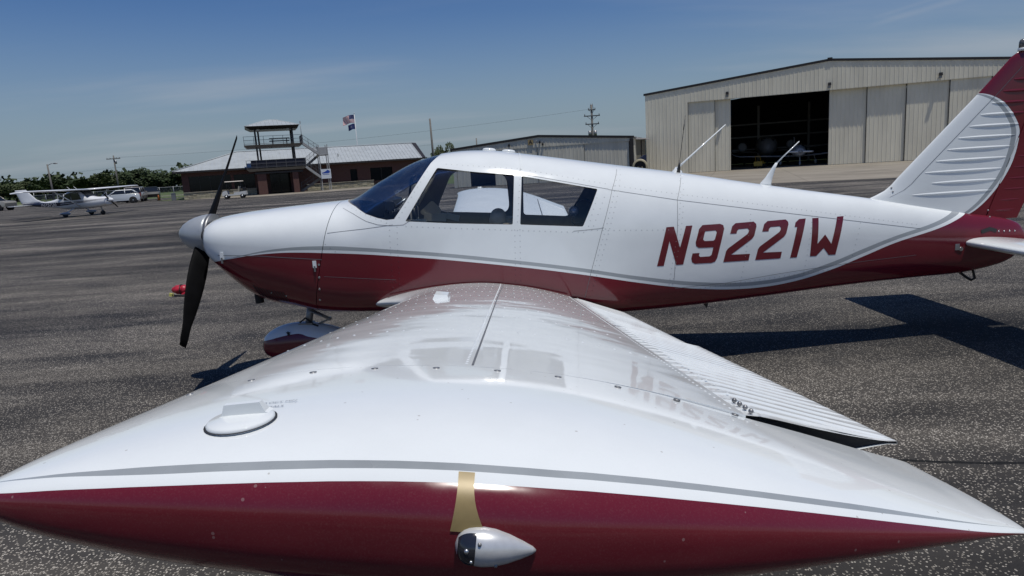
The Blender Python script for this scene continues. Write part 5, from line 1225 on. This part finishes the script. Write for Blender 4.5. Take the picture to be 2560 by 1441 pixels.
# ------------------------------------------------------------------ vehicles
m_tyre = m_rubber
def car(name, label, cat, loc, rz, L, Wd, prof, cab, paintm, wx, wr=.33, rear_glass=True, group=None, lights=True, side_dark=None):
    t = thing(name, label, cat, loc, rz, group); h = Wd / 2
    # body shell: side profile swept across with rounded sides
    m = MB(); rs = []
    for y, k in ((-h, .94), (-h * .97, .985), (-h * .86, 1.0), (h * .86, 1.0), (h * .97, .985), (h, .94)):
        rs.append([(x * (1 - (1 - k) * .25), y, .30 + (z - .30) * k + (1 - k) * .1) for x, z in prof])
    m.rings(rs); me = m.mesh('body', [paintm]); me.set_sharp_from_angle(angle=R_(40)); link('body', me, t)
    (xa, xb, xc, xd), zb, zt, inset = cab
    hb_, ht = h * .93, h * .93 - inset
    m = MB(); m.add([(xa,-hb_,zb),(xd,-hb_,zb),(xd,hb_,zb),(xa,hb_,zb),(xb,-ht,zt),(xc,-ht,zt),(xc,ht,zt),(xb,ht,zt)], [(3,2,1,0),(4,5,6,7),(0,1,5,4),(1,2,6,5),(2,3,7,6),(3,0,4,7)]); m.build('cabin_glass', m_carglass, t)
    m = MB(); m.box(((xb + xc) / 2, 0, zt + .03), (abs(xb - xc) + .10, ht * 2 + .06, .07), taper=.92); m.build('roof', paintm, t)
    for s in (-1, 1):
        for f, (p0, p1) in enumerate((((xa, zb), (xb, zt)), ((xd, zb), (xc, zt)), ((xa * .45 + xd * .55, zb), (xb * .45 + xc * .55, zt)))):
            m = MB(); m.tube([(p0[0], s * (hb_ + .005), p0[1]), (p1[0], s * (ht + .005), p1[1])], .05, 6); m.build('window_pillar', paintm, t)
        m = MB(); m.box((xa - .12, s * (h + .08), zb + .06), (.12, .18, .14)); m.build('door_mirror', paintm, t)
        for x in wx:
            m = MB(); m.lathe([(wr * .62, -.10), (wr * .95, -.11), (wr, -.06), (wr, .06), (wr * .95, .11), (wr * .62, .10)], (x, s * (h - .10), wr), 'y', 20); wv = m.build('tyre', m_tyre, t)
            m = MB(); m.lathe([(.001, -.105), (wr * .6, -.095), (wr * .62, 0), (wr * .6, .095), (.001, .105)], (x, s * (h - .10), wr), 'y', 14); m.build('rim', m_alu, wv)
            m = MB(); m.cyl((x, s * (h - .26), wr), (x, s * (h + .002), wr), wr * 1.17, n=20); m.build('wheel_arch', m_gap, t)
        if lights:
            m = MB(); m.box((prof[0][0] * .995, s * h * .72, .78), (.06, .30, .14)); m.build('headlight', mat('headlight_clear', (.6,.62,.65), .15), t)
            xr = min(p[0] for p in prof); m = MB(); m.box((xr * .995, s * h * .80, .95), (.05, .18, .34)); m.build('tail_light', mat('tail_red', (.22,.01,.01), .25), t)
    return t
p_suv = [(2.1,.35),(2.15,.75),(1.95,1.0),(1.0,1.10),(-1.6,1.12),(-2.1,1.02),(-2.15,.5),(-2.05,.32)]
car('white_crossover', 'white small crossover parked behind the nose of the high-wing plane', 'car', (-45.9, 76.0, 0), R_(205), 4.3, 1.8, p_suv, ((1.05,.35,-1.35,-1.95), 1.08, 1.55, .17), mat('car_white', (.46,.49,.52), .2, coat=.5), (1.35,-1.35), .36)
p_van = [(2.3,.38),(2.42,.8),(2.25,1.08),(1.3,1.18),(-2.35,1.20),(-2.45,1.1),(-2.48,.55),(-2.38,.36)]
vn = car('tan_van', 'pale tan van seen from behind beside the white crossover', 'van', (-46.9, 81.4, 0), R_(110), 4.9, 1.95, p_van, ((1.45,.75,-2.28,-2.45), 1.15, 1.78, .10), mat('van_champagne', (.40,.37,.34), .25, .3, coat=.4), (1.5,-1.5), .36)
m = MB(); m.box((-2.47, 0, .86), (.03, .42, .17)); m.build('licence_plate', mat('plate_blue_white', (.45,.5,.6), .4), vn)
m = MB(); m.box((-2.50, 0, .52), (.12, 1.85, .20)); m.build('rear_bumper', MAT['van_champagne'], vn)
car('dark_hatchback', 'dark blue hatchback half hidden behind the white crossover', 'car', (-50.8, 84.8, 0), R_(160), 4.2, 1.75, p_suv, ((1.05,.35,-1.35,-1.95), 1.06, 1.48, .17), mat('car_navy', (.02,.03,.06), .2, coat=.5), (1.3,-1.3), .33)
car('dark_suv', 'dark grey-green utility vehicle parked just right of the tan van', 'car', (-47.6, 86.5, 0), R_(-62), 4.6, 1.9, p_van, ((1.2,.55,-2.05,-2.3), 1.12, 1.70, .12), mat('car_dark_green', (.030,.034,.030), .22, coat=.5), (1.45,-1.45), .37)
p_pick = [(2.6,.45),(2.66,.9),(2.5,1.12),(1.4,1.2),(-2.6,1.16),(-2.66,.6),(-2.55,.45)]
car('gold_pickup', 'pale gold pickup truck cut by the left edge of the picture', 'truck', (-64.6, 80.5, 0), R_(-6), 5.3, 1.9, p_pick, ((1.3,.75,-.7,-.95), 1.17, 1.72, .15), mat('car_gold', (.36,.34,.29), .3, .3), (1.7,-1.65), .40)

GC = thing('golf_cart', 'white golf cart with canopy parked before the terminal', 'golf cart', (-28.4, 66.2, 0), R_(192))
m_gc = mat('cart_white', (.66,.66,.63), .3)
m = MB(); m.prism([(1.15,.30),(1.18,.55),(1.05,.78),(.70,.86),(.62,.45),(.05,.42),(.0,.62),(-.55,.66),(-1.15,.72),(-1.2,.34)], -.55, .55, 'y'); m.build('body', m_gc, GC)
m = MB(); m.box((-.25, 0, .72), (.55, 1.05, .14)); m.box((-.52, 0, 1.0), (.12, 1.05, .45), ry=-.15); m.build('seat', mat('cart_seat_beige', (.4,.36,.28), .7), GC)
m = MB(); m.box((-.05, 0, 1.76), (1.75, 1.15, .07), taper=.93); m.build('canopy', mat('canopy_cream', (.60,.54,.46), .5), GC)
for x, y in ((.72,-.5),(.72,.5),(-.80,-.5),(-.80,.5)): m = MB(); m.tube([(x, y, .7), (x - .12 if x > 0 else x + .05, y, 1.75)], .022, 6); m.build('canopy_post', m_black, GC)
for x in (.78, -.78):
    for s in (-1, 1):
        m = MB(); m.lathe([(.10,-.08),(.20,-.08),(.225,0),(.20,.08),(.10,.08)], (x, s * .50, .225), 'y', 18); wv = m.build('tyre', m_rubber, GC); m = MB(); m.lathe([(.001,-.086),(.10,-.08),(.10,.08),(.001,.086)], (x, s * .50, .225), 'y', 12); m.build('rim', m_alu, wv)
m = MB(); m.lathe([(.16, 0), (.19, 0), (.19, .03), (.16, .03)], (.42, .22, 1.05), 'x', 18); m.tube([(.75, .22, .75), (.44, .22, 1.05)], .02, 6); m.build('steering_wheel', m_black, GC)
m = MB(); m.box((-1.0, 0, .92), (.30, .8, .38)); m.build('bag_well', m_black, GC)

# rolled red cover on the tarmac
RB = thing('rolled_red_cover', 'bundled red cloth cover with yellow buckle on the tarmac left of the propeller', 'cover', (-5.20, 4.80, 0), .1)
m_redc = mat('red_vinyl', (.42, .018, .035), .38, var=.25, vscale=14, bump=.4, bscale=22)
rs = []
for k in range(15):
    f = k / 14; r = .075 * max(.05, math.sin(math.pi * (f * .94 + .03)) ** .4) * (1 - .16 * math.exp(-((f - .48) / .05) ** 2)) * (1 + .08 * math.sin(k * 2.3)); x = -.145 + .29 * f
    rs.append([(x, r * 1.15 * math.cos(t) * (1 + .08 * math.sin(3 * t + k)), .105 + r * math.sin(t) * (1 + .07 * math.cos(2 * t + k * .7))) for t in [2 * math.pi * j / 20 for j in range(20)]])
m = MB(); m.rings(rs); m.build('rolled_cloth', m_redc, RB)
m = MB(); m.rings([[(.02 + .15 * f + .0 * a, -.07 + .02 * math.sin(f * 3) + .035 * math.cos(t), .03 + .06 * f + .026 * math.sin(t)) for t in [2 * math.pi * j / 12 for j in range(12)]] for f, a in ((0,0),(.3,0),(.6,0),(1,0))]); m.build('loose_fold', m_redc, RB)
m = MB(); m.tube([(-.005, .09 * math.cos(t), .105 + .078 * math.sin(t)) for t in spts(0, 2 * math.pi, 18)], .006, 6); m.build('strap', m_black, RB)
m = MB(); m.tube([(-.17, -.07, .035), (-.06, -.10, .03), (.06, -.10, .02), (.12, -.08, .02)], .014, 8); m.build('webbing', m_black, RB)
m = MB(); m.box((-.145, -.085, .045), (.045, .03, .05), ry=.3); m.box((-.10, -.10, .045), (.008, .012, .05)); m.build('buckle', mat('buckle_yellow', (.62, .58, .16), .4), RB)

# ------------------------------------------------------------------ inside the open hangar bay (local frame of the hangar)
HMx = Matrix.Translation((15.63, 52.39, 0)) @ Matrix.Rotation(-.3262, 4, 'Z')
def inh(s, y): v = HMx @ Vector((s, y, 0.012)); return (v.x, v.y, v.z)
LW = thing('hangared_low_wing_aircraft', 'white low-wing aircraft facing out inside the dark hangar bay, right one', 'aircraft', inh(9.0, 5.2), -.3262 - math.pi / 2)
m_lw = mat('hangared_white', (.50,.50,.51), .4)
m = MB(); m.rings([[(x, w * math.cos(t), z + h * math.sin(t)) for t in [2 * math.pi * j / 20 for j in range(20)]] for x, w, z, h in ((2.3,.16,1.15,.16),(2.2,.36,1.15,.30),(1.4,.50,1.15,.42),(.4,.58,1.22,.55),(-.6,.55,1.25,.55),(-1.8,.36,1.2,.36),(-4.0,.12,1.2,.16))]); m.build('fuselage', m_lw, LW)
for s in (-1, 1):
    m = MB(); m.rings([[(x0 - c * .5 * (1 - math.cos(t)), s * y, z + .07 * math.sin(t) * c / 1.4) for t in [2 * math.pi * j / 16 for j in range(16)]] for y, c, x0, z in ((.3,1.4,.7,.80),(4.9,1.0,.45,1.02),(5.2,.9,.4,1.10),(5.55,.5,.1,1.30))]); m.build('wing', m_lw, LW)
    m = MB(); m.tube([(-.3, s * 1.3, .85), (-.3, s * 1.45, .3)], .05, 8); m.build('gear_leg', m_lw, LW)
    m = MB(); m.sphere((-.3, s * 1.45, .26), .3, 12, 8, sc=(1.2, .42, .7)); m.build('wheel_pant', m_lw, LW)
    rs = []
    for k in range(8): f = k / 7; c = .09 * (1 - .3 * f); rs.append([(2.32 + .01 * math.cos(t), s * (.1 + .92 * f), 1.17 - s * .03 * f + c * math.sin(t)) for t in [2 * math.pi * j / 10 for j in range(10)]])
    m = MB(); m.rings(rs); m.build('propeller_blade', mat('blade_bright', (.55,.56,.6), .3, .4), LW)
m = MB(); m.lathe([(.16, 0), (.12, .15), (.001, .26)], (2.3, 0, 1.17), 'x', 16); m.build('spinner', m_lw, LW)
m = MB(); m.tube([(1.6, 0, .85), (1.75, 0, .3)], .045, 8); m.sphere((1.75, 0, .2), .2, 12, 8, sc=(1, .4, 1)); m.build('nose_gear', m_lw, LW)
m = MB(); m.prism([(.9, 1.45), (.2, 1.85), (-.9, 1.85), (-1.6, 1.5)], -.40, .40, 'y'); m.build('canopy', m_carglass, LW)
m = MB(); m.prism([(-3.6, 1.3), (-4.6, 2.5), (-4.95, 2.5), (-4.5, 1.25)], -.04, .04, 'y'); m.build('fin', m_lw, LW)
BJ = thing('hangared_turboprop', 'dim grey-nosed larger aircraft in the dark hangar bay, left one', 'aircraft', inh(6.6, 12.0), -.3262 - math.pi / 2)
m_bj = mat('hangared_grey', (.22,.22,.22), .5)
m = MB(); m.rings([[(x, w * math.cos(t), z + w * math.sin(t)) for t in [2 * math.pi * j / 20 for j in range(20)]] for x, w, z in ((4.6,.10,1.65),(4.3,.45,1.68),(3.6,.75,1.75),(2.4,.95,1.85),(-2.5,.95,1.9),(-6,.3,2.3))]); m.build('fuselage', m_bj, BJ)
for s in (-1, 1):
    m = MB(); m.rings([[(x0 - c * .5 * (1 - math.cos(t)), s * y, z + .10 * math.sin(t)) for t in [2 * math.pi * j / 14 for j in range(14)]] for y, c, x0, z in ((.6,2.0,.8,1.3),(7.0,1.1,.3,1.7))]); m.build('wing', m_bj, BJ)
    m = MB(); m.lathe([(.30, 0), (.42, -.08), (.44, -.5), (.35, -1.6), (.1, -2.0)], (1.6, s * 2.2, 1.85), 'x', 20); m.build('engine_nacelle', m_bj, BJ)
    m = MB(); m.tube([(-.3, s * 2.0, 1.3), (-.3, s * 2.0, .3)], .07, 8); m.lathe([(.1,-.1),(.3,-.1),(.32,0),(.3,.1),(.1,.1)], (-.3, s * 2.0, .32), 'y', 16); m.build('main_gear', m_rubber, BJ)
m = MB(); m.box((3.35, 0, 2.35), (.5, 1.1, .35), ry=.5); m.build('windshield', m_carglass, BJ)
m = MB(); m.tube([(3.4, 0, 1.1), (3.5, 0, .25)], .06, 8); m.lathe([(.08,-.07),(.22,-.07),(.24,0),(.22,.07),(.08,.07)], (3.5, 0, .24), 'y', 16); m.build('nose_gear', m_rubber, BJ)
TG = thing('aircraft_tug', 'small yellow aircraft tug just inside the hangar bay', 'tug', inh(5.75, 3.2), 1.0)
m_tg = mat('tug_yellow', (.50, .30, .03), .45, var=.2)
m = MB(); m.prism([(-.6,.18),(-.6,.55),(-.1,.60),(.1,.50),(.6,.45),(.62,.18)], -.35, .35, 'y'); m.build('tug_body', m_tg, TG)
m = MB(); m.tube([(-.5, -.2, .55), (-.72, -.2, 1.0), (-.72, .2, 1.0), (-.5, .2, .55)], .03, 6); m.build('tug_handle', m_tg, TG)
for x in (-.35, .4):
    for s in (-1, 1): m = MB(); m.lathe([(.05,-.06),(.16,-.06),(.18,0),(.16,.06),(.05,.06)], (x, s * .36, .19), 'y', 14); m.build('tug_wheel', m_rubber, TG)

# ------------------------------------------------------------------ trees
def leafmat(name, c):
    s = NT(name); inf = s.new('ShaderNodeObjectInfo'); n = s.noise(s.obj(), .8, 4, .6)
    f = s.ramp(n, (.3, .55), (.7, 1.25)); s.link(s.mix(1.0, c, f, 'MULTIPLY'), s.b.inputs['Base Color']); s.b.inputs['Roughness'].default_value = .7
    s.b.inputs['Specular IOR Level'].default_value = .25; return s.m
m_leaf = [leafmat('leaf_dark', (.036,.056,.020)), leafmat('leaf_mid', (.050,.074,.026)), leafmat('leaf_olive', (.062,.080,.032))]
m_bark = mat('bark', (.07,.055,.04), .95, var=.3)
def crown_mesh(seed, rx, rz, n):
    rnd = random.Random(seed); lobes = [(rnd.gauss(0, rx * .45), rnd.gauss(0, rx * .45), rnd.uniform(-.45, .6) * rz, rnd.uniform(.35, .62)) for _ in range(11)]
    m = MB()
    for _ in range(n):
        lx, ly, lz, lr = rnd.choice(lobes); v = Vector((rnd.gauss(0, 1), rnd.gauss(0, 1), rnd.gauss(0, 1))).normalized(); r = lr * rnd.uniform(.55, 1.05) ** .6
        p = Vector((lx + v.x * rx * r, ly + v.y * rx * r, lz + v.z * rz * r * .9)); a = Vector((rnd.gauss(0, 1), rnd.gauss(0, 1), rnd.gauss(0, .7))).normalized(); b_ = a.orthogonal().normalized(); s_ = rnd.uniform(.10, .26)
        m.add([p - a * s_ - b_ * s_ * .6, p + a * s_ - b_ * s_ * .5, p + a * s_ * .9 + b_ * s_ * .6, p - a * s_ + b_ * s_ * .6], [(0, 1, 2, 3)])
    return m
CRN = [crown_mesh(11 + i, 3.0, 2.6, 2600).mesh('crown', m_leaf[i % 3], fix=False) for i in range(5)]
def trunk_mesh(h):
    m = MB(); m.tube([(0, 0, -.1), (.05, 0, h * .5), (0, .1, h)], [.26, .2, .1], 8)
    for a in range(4): t = a * 1.6; m.tube([(0, 0, h * .55), (math.cos(t) * .9, math.sin(t) * .9, h * .9), (math.cos(t) * 1.6, math.sin(t) * 1.6, h * 1.25)], [.12, .07, .03], 6)
    return m.mesh('trunk', m_bark)
TRK = trunk_mesh(3.2)
rnd = random.Random(5)
TL = ['leftmost', 'second', 'third', 'fourth', 'fifth', 'sixth', 'seventh', 'eighth', 'ninth', 'tenth', 'eleventh', 'twelfth', 'thirteenth', 'fourteenth', 'fifteenth', 'sixteenth']
def tree(x, y, h, w, i, label, group):
    t = thing('tree', label, 'tree', (x, y, 0), rnd.uniform(0, 6.28), group); k = h / 7.0
    tr = link('trunk', TRK, t); tr.scale = (k, k, k); c = link('crown', CRN[i % 5], t); c.location = (0, 0, h * .60); c.scale = (w / 6.0, w / 6.0, h * .42 / 2.6); c.rotation_euler = (0, 0, rnd.uniform(0, 6.28))
XT = [(-143,7.2,9),(-138,8.6,9),(-132.5,7.0,8),(-127.5,7.2,8),(-122,7.8,8.5),(-117.5,6.8,8),(-112.5,8.6,9),(-107.5,8.2,9),(-103.5,9.6,8),(-99.5,7.8,8),(-95.5,8.8,9),(-91,9.2,9)]
XT.sort()
for i, (x, h, w) in enumerate(XT):
    lab = ('leafy tree %s from the left in the distant tree line' % TL[i]) if i else 'leftmost leafy tree in the distant tree line'
    tree(x, 186 + rnd.uniform(-6, 6), h * .74, w * 1.1, i, lab, 'trees of the distant tree line')
tree(-9.0, 98, 5.3, 2.6, 2, 'small bushy tree peeking over the cabin roof beside the small hangar', None)
# the wood behind them, one mass
m = MB(); rnd2 = random.Random(3)
for _ in range(14000):
    x = rnd2.uniform(-230, -20); y = rnd2.uniform(198, 214); z = rnd2.uniform(.2, 6.0 + 1.2 * math.sin(x * .31) + .8 * math.sin(x * .83)); a = Vector((rnd2.gauss(0, 1), rnd2.gauss(0, 1), rnd2.gauss(0, .7))).normalized(); b_ = a.orthogonal().normalized(); s_ = rnd2.uniform(.3, .7); p = Vector((x, y, z))
    m.add([p - a * s_ - b_ * s_ * .7, p + a * s_ - b_ * s_ * .6, p + a * s_ + b_ * s_ * .7, p - a * s_ + b_ * s_ * .6], [(0, 1, 2, 3)])
tag(m.build('far_wood', m_leaf[0], fix=False), 'dark green wood behind the tree line', 'wood', kind='stuff')
